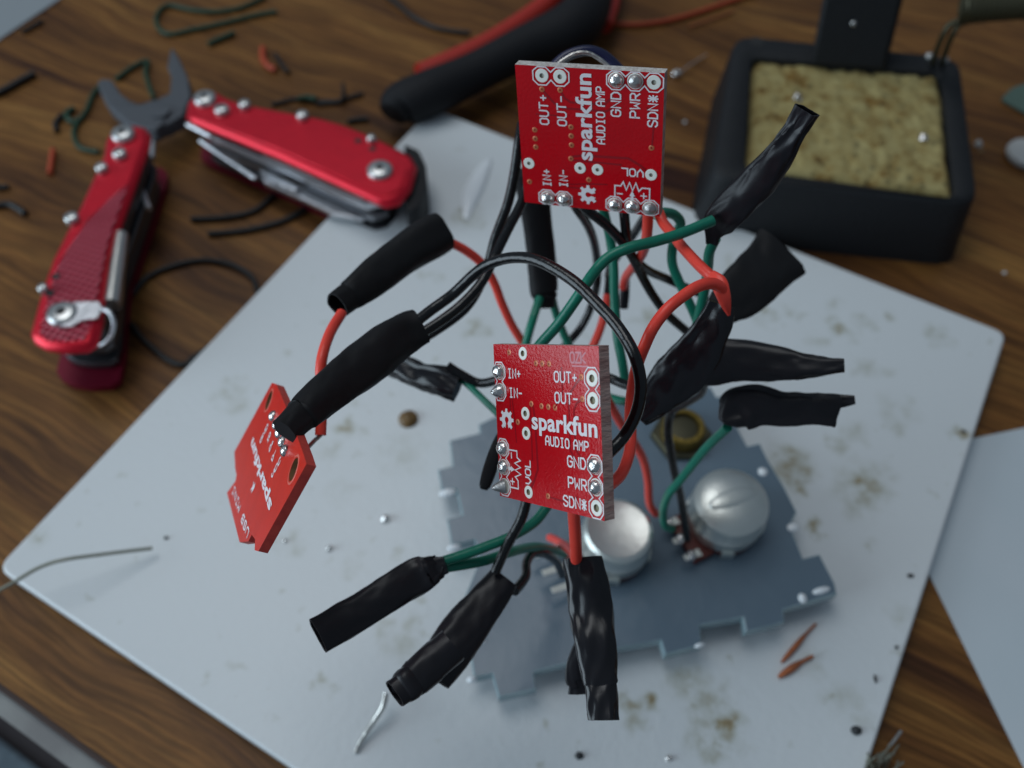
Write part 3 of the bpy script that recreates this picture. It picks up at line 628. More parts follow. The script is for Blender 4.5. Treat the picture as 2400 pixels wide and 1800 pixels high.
# forked red joint: melted insulation
mb = MB(); P = [(1666, 644, 12.3, 12), (1684, 662, 12.2, 18), (1692, 684, 12.15, 17), (1700, 712, 12.2, 12), (1708, 740, 12.3, 2)]
tape(P, 'red', None, flat=.6, open1=False, ridge=0, wr=.02, name='melted_joint', seg=20); o = bpy.context.scene.collection.objects[-1]
tag(o, 'lump of melted red insulation where two red wires meet', 'wire joint')
G = 'green hookup wires'
wire([(1225, 860, 13.3), (1268, 806, 13.0), (1310, 757, 12.8), (1350, 700, 12.6), (1390, 640, 12.5), (1425, 603, 12.5), (1475, 580, 12.5), (1540, 564, 12.6), (1600, 546, 12.7), (1670, 518, 12.8)], 'green', 'long green wire crossing in front from the foreground board to the upper right tape', G)
wire([(1676, 560, 13.3), (1661, 592, 13.5), (1657, 625, 13.8), (1653, 662, 14.0), (1645, 703, 14.2), (1635, 750, 14.4), (1625, 800, 14.6)], 'green', 'green wire hanging from the bottom of the upper right tape', G)
wire([(1535, 505, 13.7), (1560, 500, 13.9), (1582, 506, 14.1), (1594, 524, 14.3), (1585, 548, 14.5), (1576, 580, 14.6), (1576, 618, 14.7), (1591, 658, 14.8), (1613, 703, 14.9), (1633, 748, 15.0), (1648, 790, 15.0)], 'green', 'green wire with a hooked top beside the lower right corner of the back board', G)
wire([(1408, 470, 14.4), (1417, 505, 14.6), (1430, 558, 14.8), (1439, 620, 14.9), (1441, 690, 14.9), (1447, 785, 14.9), (1457, 845, 14.9), (1464, 890, 15.0)], 'green', 'green wire running straight down from the back board between the red wires', G)
wire([(1264, 700, 16.6), (1250, 745, 16.4), (1236, 795, 16.4), (1225, 850, 16.6)], 'green', 'left green wire coming out below the hanging black sleeve', G)
wire([(1293, 700, 16.8), (1305, 740, 17.0), (1326, 790, 17.2), (1350, 840, 17.4)], 'green', 'right green wire coming out below the hanging black sleeve', G)
wire([(1415, 925, 16.4), (1440, 934, 16.2), (1480, 942, 15.8), (1530, 940, 15.2)], 'green', 'short green wire crossing behind the thick red wire beside the foreground board', G)
wire([(1706, 1000, 14.4), (1653, 1054, 15.4), (1597, 1122, 16.4), (1568, 1158, 17.0), (1556, 1198, 17.6), (1560, 1232, 18.2), (1575, 1240, 18.5)], 'green', 'green wire from the lowest right tape flag to the farther potentiometer', G)
wire([(1330, 1120, 14.4), (1290, 1175, 14.2), (1255, 1222, 14.0), (1205, 1255, 13.8), (1150, 1278, 13.7), (1095, 1298, 13.6), (1035, 1317, 13.5)], 'green', 'upper green wire entering the lower left tape sleeve', G)
wire([(1322, 1300, 17.4), (1298, 1289, 16.6), (1255, 1282, 15.4), (1200, 1293, 14.4), (1130, 1316, 13.9), (1035, 1332, 13.6)], 'green', 'lower green wire entering the lower left tape sleeve', G)
wire([(1078, 885, 15.4), (1107, 911, 15.2), (1135, 938, 15.0), (1170, 972, 14.8)], 'green', 'green wire leaving the tape end left of the foreground board', G, r=.06)
G = 'black hookup wires'
wire([(1335, 460, 14.6), (1352, 490, 14.8), (1378, 528, 15.4), (1393, 567, 16.0), (1400, 622, 16.8), (1398, 672, 17.2), (1385, 721, 17.6), (1360, 770, 17.8), (1320, 815, 17.8), (1290, 860, 17.8)], 'black', 'black wire bowing down from the back board behind the green crossing', G)
wire([(1360, 478, 13.8), (1385, 500, 13.8), (1423, 530, 14.0), (1458, 567, 14.2), (1484, 604, 14.6), (1503, 640, 15.0), (1530, 688, 15.4), (1563, 733, 15.8), (1608, 775, 16.2), (1650, 815, 16.4)], 'black', 'black wire slanting from under the back board down to the right tapes', G)
wire([(1460, 470, 13.9), (1464, 504, 13.9), (1470, 558, 14.2), (1482, 598, 14.8), (1505, 622, 15.2), (1530, 638, 15.6), (1560, 651, 16.0), (1605, 672, 16.2), (1650, 692, 16.2)], 'black', 'black wire dropping from the bottom pads of the back board then turning right', G)
wire([(1530, 485, 15.2), (1506, 520, 15.8), (1484, 553, 16.4), (1455, 590, 17.0), (1432, 625, 17.4), (1426, 650, 17.4)], 'black', 'dark wire running down left from the lower right corner of the back board', G)
wire([(1650, 890, 14.8), (1642, 922, 15.4), (1605, 948, 16.0), (1576, 966, 16.4), (1567, 1008, 16.7), (1572, 1054, 17.0), (1582, 1108, 17.4), (1597, 1165, 17.9), (1606, 1230, 18.5), (1610, 1262, 18.8)], 'black', 'black wire from the right tapes down to a lug of the farther potentiometer', G)
wire([(1400, 878, 14.6), (1432, 889, 14.6), (1465, 902, 14.4), (1510, 910, 14.0)], 'black', 'short black wire between the foreground board and the big right tape', G)
wire([(1050, 858, 15.2), (1085, 880, 15.2), (1125, 899, 15.2), (1165, 892, 15.0), (1190, 880, 14.8)], 'black', 'black wire leaving the tape end left of the foreground board', G)
wire([(1238, 1130, 13.2), (1232, 1180, 13.3), (1220, 1222, 13.4), (1192, 1275, 13.6), (1163, 1338, 13.8)], 'black', 'black wire from behind the foreground board into the lower middle sleeve', G)
wire([(1205, 1385, 14.2), (1230, 1352, 14.6), (1233, 1320, 15.0), (1248, 1298, 15.4), (1275, 1297, 15.8), (1303, 1315, 16.6), (1318, 1348, 17.4)], 'black', 'black wire hooking from the lower middle sleeve to the nearer potentiometer', G)
wire([(1290, 165, 13.8), (1320, 138, 13.8), (1350, 124, 13.8), (1385, 120, 13.8), (1420, 133, 13.8), (1455, 165, 13.8)], 'blue', 'dark blue wire arching above the top edge of the back board', 'wires arching behind the back board')
wire([(1298, 160, 13.5), (1320, 142, 13.5), (1350, 127, 13.5), (1380, 126, 13.5), (1410, 142, 13.5), (1440, 168, 13.5)], 'tin', 'bare silver wire arching above the top edge of the back board', 'wires arching behind the back board', r=.028)

# ================================================================ TAPE AND SLEEVES (x, y, depth, half width px)
tape([(985, 764, 13.3, 42), (950, 782, 13.2, 49), (905, 812, 12.9, 53), (860, 848, 12.6, 54), (800, 896, 12.2, 50), (745, 938, 11.8, 46), (715, 966, 11.6, 42), (712, 968, 11.6, 38), (668, 1011, 11.3, 32)], 'tapematt', 'large matt black tape sleeve ending over the small breakout board', flat=.62, wrap=2.4, ridge=.03, wr=.035, seed=1, open1=False)
tape([(1034, 543, 15.4, 47), (1000, 562, 15.2, 48), (950, 594, 14.9, 46), (880, 647, 14.4, 43), (832, 685, 14.1, 37), (826, 689, 14.1, 34), (790, 716, 13.8, 32)], 'tapematt', 'matt black tape sleeve below the red multitool handle', flat=.7, wrap=2.8, ridge=.02, wr=.02, seed=2)
tape([(1240, 400, 15.6, 38), (1252, 470, 15.9, 36), (1264, 560, 16.3, 34), (1272, 640, 16.6, 33), (1275, 682, 16.7, 32), (1276, 684, 16.7, 27), (1276, 718, 16.8, 24)], 'tapematt', 'straight black sleeve hanging down below the back board', flat=.8, wrap=3, ridge=.015, wr=.015, seed=3, open1=False)
tape([(1430, 600, 17.6, 10), (1428, 650, 17.4, 10), (1424, 694, 17.0, 9)], 'tapematt', 'thin dark tape on a red wire end above the foreground board', flat=.9, wr=.01, seed=4, open1=False)
tape([(1466, 650, 16.7, 10), (1464, 690, 16.7, 11), (1462, 722, 16.8, 10)], 'tape', 'narrow dark tape at the bottom of the back red wire', flat=.8, wr=.01, seed=5)
tape([(1668, 572, 13.2, 12), (1672, 552, 13.1, 17), (1683, 528, 13.0, 33), (1706, 500, 12.8, 39), (1746, 458, 12.6, 40), (1790, 408, 12.3, 39), (1826, 362, 12.0, 33), (1850, 325, 11.8, 27), (1868, 298, 11.7, 25), (1892, 258, 11.5, 30)], 'tape', 'long shiny black tape pointing up over the sponge', flat=.32, wrap=1.9, ridge=.07, wr=.05, seed=6)
tape([(1690, 712, 12.8, 30), (1670, 764, 12.9, 40), (1640, 818, 13.1, 48), (1603, 866, 13.3, 55), (1562, 912, 13.4, 50), (1526, 954, 13.4, 36), (1500, 985, 13.4, 14)], 'tapegloss', 'wide shiny black tape running down left from the forked red joint', flat=.30, wrap=2.2, ridge=.08, wr=.06, seed=7, open1=False)
tape([(1600, 872, 14.3, 34), (1655, 850, 14.2, 56), (1720, 843, 14.1, 50), (1800, 850, 13.9, 41), (1870, 856, 13.7, 31), (1930, 857, 13.5, 22), (1979, 855, 13.4, 14)], 'tape', 'tapering black tape pointing right over the white board', flat=.24, wrap=2.4, ridge=.06, wr=.05, seed=8, open1=False)
tape([(1685, 728, 15.2, 40), (1725, 694, 15.4, 56), (1768, 655, 15.6, 64), (1806, 618, 15.9, 66), (1834, 590, 16.1, 74)], 'tapematt', 'wide flat black tape flap beside the sponge tray front', flat=.16, wrap=9, ridge=.0, wr=.06, seed=9, open1=False)
tape([(1692, 988, 14.4, 10), (1708, 975, 14.4, 34), (1732, 958, 14.4, 50), (1775, 950, 14.3, 48), (1830, 957, 14.2, 40), (1890, 958, 14.1, 34), (1945, 960, 14.0, 37), (1960, 962, 14.0, 37)], 'tape', 'lowest of the tape flags at the right, with a forked end', flat=.20, wrap=3.4, ridge=.06, wr=.06, seed=10, open1=False)
fl = bpy.context.scene.collection.objects[-1]
tape([(1930, 945, 14.05, 20), (1965, 941, 14.0, 16), (2004, 937, 13.9, 10)], 'tape', None, flat=.4, wr=.02, seed=11, open1=False, parent=fl, name='tape_end')
tape([(905, 858, 16.0, 18), (940, 862, 15.8, 26), (985, 880, 15.6, 30), (1035, 893, 15.4, 35), (1074, 907, 15.3, 34)], 'tapegloss', 'shiny flattened tape behind the big left sleeve, left of the foreground board', flat=.28, wrap=2, ridge=.08, wr=.06, seed=12, open1=False)
tape([(1182, 1010, 13.4, 12), (1165, 1050, 13.4, 15), (1150, 1095, 13.4, 17), (1137, 1135, 13.4, 14), (1134, 1147, 13.4, 8)], 'tapematt', 'small rounded black sleeve end left of the foreground board', flat=.9, wr=.01, ridge=0, seed=13, open1=False)
tape([(1045, 1322, 13.4, 21), (1022, 1330, 13.4, 25), (1020, 1331, 13.4, 30), (1004, 1338, 13.3, 33), (1000, 1340, 13.3, 38), (975, 1352, 13.3, 42), (920, 1385, 13.1, 43), (860, 1423, 12.9, 42), (800, 1458, 12.7, 42), (745, 1490, 12.5, 43)], 'tape', 'hollow flattened tape sleeve at the lower left with two green wires', flat=.36, wrap=5, ridge=.015, wr=.03, seed=14)
tape([(1182, 1352, 14.0, 36), (1150, 1395, 13.9, 42), (1110, 1448, 13.7, 47), (1068, 1505, 13.5, 52), (1035, 1552, 13.4, 50), (1012, 1588, 13.3, 44)], 'tape', 'fat tape sleeve at the bottom middle with a ridged open end', flat=.46, wrap=4.5, ridge=.02, wr=.04, seed=15)
fl = bpy.context.scene.collection.objects[-1]
tape([(1062, 1510, 13.0, 40), (1010, 1556, 12.9, 43), (978, 1586, 12.8, 43), (974, 1589, 12.8, 40), (956, 1603, 12.7, 40), (952, 1606, 12.7, 37), (925, 1627, 12.6, 34)], 'tape', None, flat=.75, wrap=.42, ridge=.05, wr=.02, seed=16, parent=fl, name='tape_end')
tape([(1368, 1308, 12.7, 44), (1374, 1360, 12.6, 48), (1382, 1425, 12.5, 50), (1392, 1490, 12.3, 47), (1402, 1550, 12.2, 44), (1408, 1596, 12.1, 40), (1408, 1600, 12.1, 37), (1411, 1640, 12.0, 35), (1413, 1688, 11.9, 33)], 'tapegloss', 'shiny black tape sleeve hanging below the foreground board with an open tip', flat=.52, wrap=1.7, ridge=.07, wr=.05, seed=17)
fl = bpy.context.scene.collection.objects[-1]
tape([(1366, 1500, 12.9, 14), (1352, 1545, 12.9, 20), (1347, 1590, 12.9, 22), (1352, 1596, 12.9, 17), (1354, 1626, 12.9, 22)], 'tape', None, flat=.3, wr=.02, seed=18, open1=False, parent=fl, name='tape_flap')

# ================================================================ ACRYLIC PANEL, POTENTIOMETERS, JACK
ZA = 1.15
pan = [(1160, 976), (1122, 994), (1125, 1014), (1053, 1032), (1060, 1092), (1026, 1100), (1035, 1150), (1070, 1147), (1083, 1206), (1047, 1216), (1058, 1278), (1112, 1266), (1125, 1310), (1080, 1420), (1103, 1543), (1111, 1589), (1153, 1580), (1169, 1636), (1257, 1616), (1252, 1576), (1331, 1555), (1447, 1527), (1449, 1520), (1548, 1502), (1559, 1536), (1645, 1513), (1641, 1466), (1741, 1448), (1748, 1482), (1839, 1460), (1837, 1430), (1962, 1392), (1957, 1368), (1921, 1298), (1882, 1308), (1852, 1232), (1868, 1200), (1838, 1140), (1802, 1081), (1781, 1038), (1752, 1045), (1727, 1000), (1712, 921), (1680, 930), (1665, 905), (1435, 945), (1300, 962)]
mb = MB(); prism(mb, pz(pan, ZA), ZA - .3, ZA, 0, 1, bevel=.03)
panel = tag(mb.build('acrylic_panel', [M['acrylic'], M['acedge']], smooth=25), 'blue grey acrylic panel with toothed edges under the potentiometers', 'panel')
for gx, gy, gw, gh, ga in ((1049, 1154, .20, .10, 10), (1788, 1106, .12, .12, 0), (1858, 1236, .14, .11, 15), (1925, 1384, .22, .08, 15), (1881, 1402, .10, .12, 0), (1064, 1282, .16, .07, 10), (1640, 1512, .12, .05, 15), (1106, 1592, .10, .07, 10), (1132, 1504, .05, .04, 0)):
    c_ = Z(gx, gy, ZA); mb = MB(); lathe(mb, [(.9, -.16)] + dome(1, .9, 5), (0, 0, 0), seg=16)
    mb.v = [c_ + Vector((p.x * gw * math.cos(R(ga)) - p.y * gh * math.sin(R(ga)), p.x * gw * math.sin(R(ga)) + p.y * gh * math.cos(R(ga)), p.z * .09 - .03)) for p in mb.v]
    mb.build('glint_dot', M['glare'], panel, smooth=70)  # white dabs shaped in place of light glints on the acrylic edges
def pot(px, py, r, label, domed, lug_ang, ht=1.1):
    c = Z(px, py, ZA + ht); c.z = ZA; root = thing('potentiometer', (c.x, c.y, ZP), label, 'potentiometer', 'potentiometers mounted on the acrylic panel')
    mb = MB(); top = [(r * .86, ht), (r * .80, ht - .02), (.001, ht - .02)] if not domed else [(r * .88, ht - .02), (r * .78, ht + .03), (r * .5, ht + .10), (r * .2, ht + .12), (.001, ht + .12)]
    lathe(mb, [(r * 1.0, .24), (r * 1.0, ht * .52), (r * 1.03, ht * .55), (r * 1.0, ht * .60), (r * .99, ht - .16), (r * .96, ht - .06)] + top, c, seg=48); mb.build('metal_cap', M['cap'], root, smooth=35)
    if domed:  # two ribs added to give the domed cap its bar highlights
        mb = MB(); lathe(mb, dome(1, 1, 6), (0, 0, 0), seg=24); an = R(20); mb.v = [c + Vector((p.x * .55 * math.cos(an) - p.y * .26 * math.sin(an), p.x * .55 * math.sin(an) + p.y * .26 * math.cos(an), ht + .05 + p.z * .10)) for p in mb.v]; mb.build('added_rib', M['cap'], root, smooth=80)
        mb = MB(); lathe(mb, dome(1, 1, 6), (0, 0, 0), seg=24); an = R(35); mb.v = [c + Vector((-.2 + p.x * .35 * math.cos(an) - p.y * .10 * math.sin(an), .33 + p.x * .35 * math.sin(an) + p.y * .10 * math.cos(an), ht + .0 + p.z * .08)) for p in mb.v]; mb.build('added_rib', M['cap'], root, smooth=80)
    mb = MB(); lathe(mb, [(r * .95, .002), (r * .98, .10), (r * .98, .238)], c, seg=40); mb.build('base', M['phenol'], root)
    for k in range(4):      # crimp tabs under the cap
        a = R(lug_ang + 60 + k * 80); mb = MB(); p = c + Vector((math.cos(a), math.sin(a), 0)) * r * 1.0; q = Vector((-math.sin(a), math.cos(a), 0))
        pl = [tuple((p + q * .13 + Vector((math.cos(a), math.sin(a), 0)) * .045))[:2], tuple((p - q * .13 + Vector((math.cos(a), math.sin(a), 0)) * .045))[:2], tuple((p - q * .13))[:2], tuple((p + q * .13))[:2]]
        prism(mb, pl, c.z + .03, c.z + .26); mb.build('tab', M['cap'], root)
    # terminal board with three lugs
    a = R(lug_ang); d = Vector((math.cos(a), math.sin(a), 0)); q = Vector((-math.sin(a), math.cos(a), 0))
    mb = MB(); pl = [tuple(c + d * r * .8 + q * .55)[:2], tuple(c + d * (r + .30) + q * .55)[:2], tuple(c + d * (r + .30) - q * .55)[:2], tuple(c + d * r * .8 - q * .55)[:2]]
    prism(mb, pl, c.z + .06, c.z + .22); mb.build('terminal_board', M['phenol'], root)
    for k in (-1, 0, 1):
        mb = MB(); b = c + d * (r + .12) + q * .42 * k + Vector((0, 0, .26)); e = b + d * (.42 if domed else .85) + Vector((0, 0, .12 if domed else .25)); w_ = q * .085
        t_ = Vector((0, 0, .03)); mb.add([b - w_, b + w_, e + w_ * .7, e - w_ * .7, b - w_ + t_, b + w_ + t_, e + w_ * .7 + t_, e - w_ * .7 + t_], [[0, 1, 2, 3], [7, 6, 5, 4], [0, 4, 5, 1], [1, 5, 6, 2], [2, 6, 7, 3], [3, 7, 4, 0]])
        lug = mb.build('lug', M['pad'], root, smooth=20)
        mb = MB(); lathe(mb, [(.001, -.02)] + dome(.10, .10), b + d * .24 + Vector((0, 0, .09)), seg=18, sx=1.0, sy=1.25); mb.build('solder', M['solder'], lug, smooth=70)
    mb = MB(); lathe(mb, [(.30, ZP + .002 - ZA), (.30, -.302)], c, seg=24); mb.build('shaft', M['steel'], root)
pot(1449, 1240, .745, 'nearer silver potentiometer partly behind the foreground board', False, 205)
pot(1716, 1172, .81, 'farther silver potentiometer with a domed cap at the right', True, 208)
c = Z(1604, 995, ZA + .55); c.z = ZA
root = thing('audio_jack', (c.x, c.y, ZA), 'round brass and dark metal jack on the panel behind the black wire', 'audio jack')
mb = MB(); lathe(mb, [(.72, .002), (.72, .14), (.66, .18), (.5, .18)], c, seg=6); mb.build('nut', M['bronze'], root, smooth=20)
mb = MB(); lathe(mb, [(.5, .182), (.5, .24), (.47, .26), (.5, .28), (.5, .34), (.47, .36), (.5, .38), (.5, .46), (.46, .50), (.36, .50), (.34, .30), (.3, .05)], c, seg=36); mb.build('barrel', M['brass'], root)
mb = MB(); lathe(mb, [(.335, .1), (.335, .40), (.2, .42), (.001, .42)], c, seg=24); mb.build('core', M['bronze'], root)
for x, y in ((1258, 1243), (1284, 1246)):
    pass

# ================================================================ MULTITOOL
def multitool():
    root = thing('multitool', Z(330, 430, 0), 'open red multitool with plier jaws lying on the wood', 'multitool')
    ZT = 1.9
    Lh = [(318, 289), (340, 294), (350, 309), (346, 335), (307, 445), (250, 600), (240, 690), (236, 745), (222, 800), (200, 815), (150, 818), (101, 811), (76, 797), (66, 780), (90, 690), (119, 607), (150, 545), (181, 488), (217, 409), (239, 362), (243, 330), (258, 303), (285, 289)]
    Rh = [(432, 267), (437, 238), (458, 214), (507, 211), (530, 224), (560, 236), (620, 248), (689, 261), (750, 272), (805, 287), (863, 310), (906, 330), (965, 362), (977, 385), (962, 436), (935, 468), (903, 475), (880, 467), (650, 362), (450, 280)]
    for k, (H_, sc) in enumerate(((Lh, 0), (Rh, 1))):
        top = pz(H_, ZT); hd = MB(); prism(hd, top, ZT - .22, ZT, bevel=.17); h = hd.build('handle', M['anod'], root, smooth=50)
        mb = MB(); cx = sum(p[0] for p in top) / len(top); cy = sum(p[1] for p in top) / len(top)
        prism(mb, [(cx + (x - cx) * 1.0, cy + (y - cy) * 1.0) for x, y in top], .06, .26); mb.build('lower_scale', M['anodshade'], h, smooth=50)
        # tool stack inside
        for j, zz in enumerate((.34, .62, .90, 1.18, 1.44)):
            mb = MB(); s_ = .85 - .05 * (j % 2); pl = [(cx + (x - cx) * s_, cy + (y - cy) * s_) for x, y in top]
            ox = (.10 if k == 0 else -.03) + .05 * ((j * 7) % 3 - 1); oy = (-.02 if k == 0 else -.06) + .05 * ((j * 5) % 3 - 1)
            prism(mb, [(x + ox, y + oy) for x, y in pl], zz, zz + .20, bevel=.03); mb.build('blade', M['steeldk' if (j % 2 == 0) else 'steel'] if k else M['steeldk'], h, smooth=40)
    hl = [o for o in root.children if o.name.startswith('handle')]; h0, h1 = hl[0], hl[1]
    # knurled inlay on the left handle, plain raised one on the right
    kn = [(300, 430), (250, 575), (228, 690), (222, 745), (196, 796), (150, 800), (108, 795), (90, 780), (110, 700), (135, 618), (200, 520), (250, 470)]
    mb = MB(); prism(mb, pz(kn, ZT + .035), ZT + .002, ZT + .035, bevel=.02); mb.build('knurled_panel', M['knurl'], h0)
    rn = [(470, 279), (640, 282), (770, 295), (860, 330), (940, 375), (955, 395), (938, 440), (915, 455), (890, 455), (660, 352)]
    mb = MB(); prism(mb, pz(rn, ZT + .04), ZT + .002, ZT + .04, bevel=.03); mb.build('raised_panel', M['anod'], h1, smooth=50)
    for h, L_ in ((h0, [(288, 313, .33), (280, 360, .20), (238, 393, .17), (168, 511, .19), (101, 676, .13), (146, 735, .37)]), (h1, [(480, 230, .33), (520, 257, .22), (573, 245, .18), (709, 270, .18), (870, 325, .13), (890, 398, .36)])):
        for x, y, r in L_:
            z0 = ZT + .04; p = Z(x, y, z0 + .06); mb = MB(); lathe(mb, [(r, z0 - .05 - p.z), (r, 0.02), (r * .9, .07), (r * .62, .10), (.001, .10)], p, seg=28); s_ = mb.build('screw', M['screw'], h, smooth=50)
            if r > .19: mb = MB(); lathe(mb, [(r * .33, .101), (r * .33, .106), (.001, .106)], p, seg=6); mb.build('socket', M['socket'], s_)
    for x, y, h in ((839, 330, h1), (873, 349, h1), (130, 648, h0), (117, 688, h0)):
        mb = MB(); lathe(mb, [(.10, 0), (.10, .006), (.001, .006)], Z(x, y, ZT + .041), seg=14); mb.build('pin_hole', M['socket'], h)
    mb = MB(); prism(mb, rounded(pz([(950, 352), (984, 368), (1000, 402), (1003, 450), (985, 500), (958, 512), (948, 470)], 1.3), .1), .28, 1.55, bevel=.05); mb.build('end_block', M['plastic'], h1)
    for zz in (.45, .75, 1.05, 1.35):
        mb = MB(); c_ = Z(900, 455, zz); lathe(mb, [(.52, 0), (.56, .04), (.56, .12), (.52, .16)], c_, seg=32); mb.build('blade_end', M['steel'], h1, smooth=50)
    # jaws
    jl = [(228, 190), (238, 183), (262, 186), (282, 217), (303, 234), (325, 243), (365, 231), (392, 246), (385, 285), (365, 304), (336, 300), (297, 286), (253, 246), (233, 212)]
    jr = [(400, 113), (406, 112), (419, 134), (441, 181), (448, 224), (438, 246), (430, 268), (400, 287), (375, 296), (352, 270), (362, 234), (397, 218), (401, 174), (391, 155)]
    mb = MB(); prism(mb, rounded(pz(jl, 1.30), .08), .85, 1.30, bevel=.06); mb.build('jaw', M['jaw'], root)
    mb = MB(); prism(mb, rounded(pz(jr, 1.24), .08), .79, 1.24, bevel=.06); mb.build('jaw', M['jaw'], root)
    mb = MB(); lathe(mb, [(.30, 0), (.30, .05), (.001, .06)], Z(375, 262, 1.31), seg=24); mb.build('pivot', M['jaw'], root)
    # spring levers behind the jaws and the round driver along the left handle
    for P, z in (([(362, 305), (356, 372)], .9), ([(330, 440), (350, 490)], 1.1), ([(440, 292), (500, 322)], 1.2), ([(505, 325), (560, 335)], 1.2), ([(470, 330), (600, 420)], .8)):
        mb = MB(); tube(mb, zpath(P, z, 3), .08, 10); mb.build('lever', M['steel'], root)
    mb = MB(); tube(mb, [Z(284, 552, 1.62), Z(273, 635, 1.62), Z(262, 715, 1.62)], [.20, .22, .23], 20); mb.build('driver_shank', M['tin'], h0)
    # bracket and ring
    mb = MB(); prism(mb, pz([(150, 712), (180, 706), (232, 706), (240, 722), (225, 745), (190, 750), (165, 765), (140, 765)], ZT + .12), ZT + .06, ZT + .12, bevel=.02); mb.build('ring_bracket', M['steel'], h0)
    c = Z(234, 768, 1.6); mb = MB(); pts = []
    for k in range(28):
        a = 2 * math.pi * k / 28; pts.append(c + Vector((.42 * math.cos(a), .30 * math.sin(a), .38 * math.sin(a + .6))))
    tube(mb, pts, .055, 10, closed=True); mb.build('key_ring', M['steel'], root)
    # exposed blades of the right handle
    for (P, z0, z1, m) in (([(600, 322), (640, 330), (860, 452), (850, 462), (615, 362)], 1.50, 1.62, 'steel'), ([(605, 395), (640, 400), (700, 440), (690, 446), (640, 425)], .9, .98, 'steel'), ([(610, 405), (650, 418), (860, 490), (850, 512), (780, 500), (700, 462), (620, 428)], .7, .85, 'steel')):
        mb = MB(); prism(mb, pz(P, z1), z0, z1, bevel=.02); mb.build('blade', M[m], h1)
    return root
multitool()

# ================================================================ CUTTERS WITH BLACK GRIP
root = thing('pliers', Z(1150, 160, 0), 'pliers handle with black rubber grip and red stripe behind the back board', 'pliers')
g = [(925, 268, .9), (940, 245, 1.0), (1000, 222, 1.1), (1110, 172, 1.1), (1230, 112, 1.15), (1330, 70, 1.2), (1370, 30, 1.2), (1400, -60, 1.2), (1440, -220, 1.1)]
Q = catmull([(x, y, z, h) for (x, y, z), h in zip(g, (.45, .66, .72, .64, .70, .84, .82, .66, .55))], 7)
mb = MB(); tube(mb, [Z(q[0], q[1], q[2]) for q in Q], [q[3] for q in Q], 28); mb.build('grip', M['rubber'], root, smooth=80)
g = [(985, 178, .8), (1060, 146, .8), (1150, 102, .8), (1240, 45, .8), (1300, -5, .8), (1340, -60, .8)]
mb = MB(); tube(mb, zpath(g, .8), .40, 20); mb.build('handle_core', M['redgrip'], root, smooth=80)
g = [(1440, -60, .8), (1436, -10, .8), (1428, 25, .8), (1415, 60, .8)]
mb = MB(); tube(mb, zpath(g, .8), .30, 16); mb.build('handle_edge', M['redgrip'], root, smooth=80)

# ================================================================ SOLDERING IRON STAND
ZS = 2.2
root = thing('iron_stand', Z(2000, 480, 0), 'black soldering iron stand with sponge tray behind the white board', 'soldering stand')
O4 = [Z(x, y, ZS) for x, y in ((1722, 78), (2252, 132), (2298, 478), (1662, 415))]
cx = sum(O4, Vector()) / 4
outer = rounded([tuple(p)[:2] for p in O4], .7, 6); I4 = [Z(x, y, ZS) for x, y in ((1762, 132), (2208, 168), (2240, 463), (1746, 394))]; inner = rounded([tuple(p)[:2] for p in I4], .35, 6)
n = len(outer); mb = MB(); m_ = Vector((cx.x, cx.y))
def sc(P, k): return [tuple(m_ + (Vector(p) - m_) * k) for p in P]
lv = [(sc(outer, 1.07), .002), (sc(outer, 1.03), ZS * .5), (sc(outer, 1.0), ZS - .2), (sc(outer, .985), ZS - .05), (sc(outer, .96), ZS), (sc(inner, 1.03), ZS), (inner, ZS - .05), (sc(inner, .99), 1.0)]
vs = [(p[0], p[1], z) for P, z in lv for p in P]; fs = [[i * n + k, i * n + (k + 1) % n, (i + 1) * n + (k + 1) % n, (i + 1) * n + k] for i in range(len(lv) - 1) for k in range(n)] + [[k for k in range(n)][::-1], [(len(lv) - 1) * n + k for k in range(n)]]
mb.add(vs, fs); mb.build('tray', M['plastic'], root, smooth=50)
# post for the iron holder
b4 = [Z(1898, 150, ZS), Z(2076, 164, ZS), Z(2084, 110, ZS), Z(1915, 95, ZS)]
mb = MB(); up = Vector((-.05, 1.0, 3.4)); pl = []
for k, (s_, h) in enumerate(((1, -.02), (1, .25), (.98, .6), (1.0, 1.0))): pl += [p + up * h for p in b4]
q = [(i * 4 + k, i * 4 + (k + 1) % 4, (i + 1) * 4 + (k + 1) % 4, (i + 1) * 4 + k) for i in range(3) for k in range(4)]
mb.add(pl, [list(f) for f in q] + [[3, 2, 1, 0], [12, 13, 14, 15]]); o = mb.build('post', M['plastic'], root, smooth=20)
bv = o.modifiers.new('bevel', 'BEVEL'); bv.width = .0015; bv.segments = 3
p = Z(2000, 55, 4.2); mb = MB(); lathe(mb, dome(.07, .05), p, Vector((0, -1, .4)), 12); mb.build('screw', M['screw'], root)
mb = MB(); lathe(mb, [(.22, 0), (.22, .006), (.001, .006)], Z(1774, 97, ZS + .001), seg=20); mb.build('screw_recess', M['socket'], root)
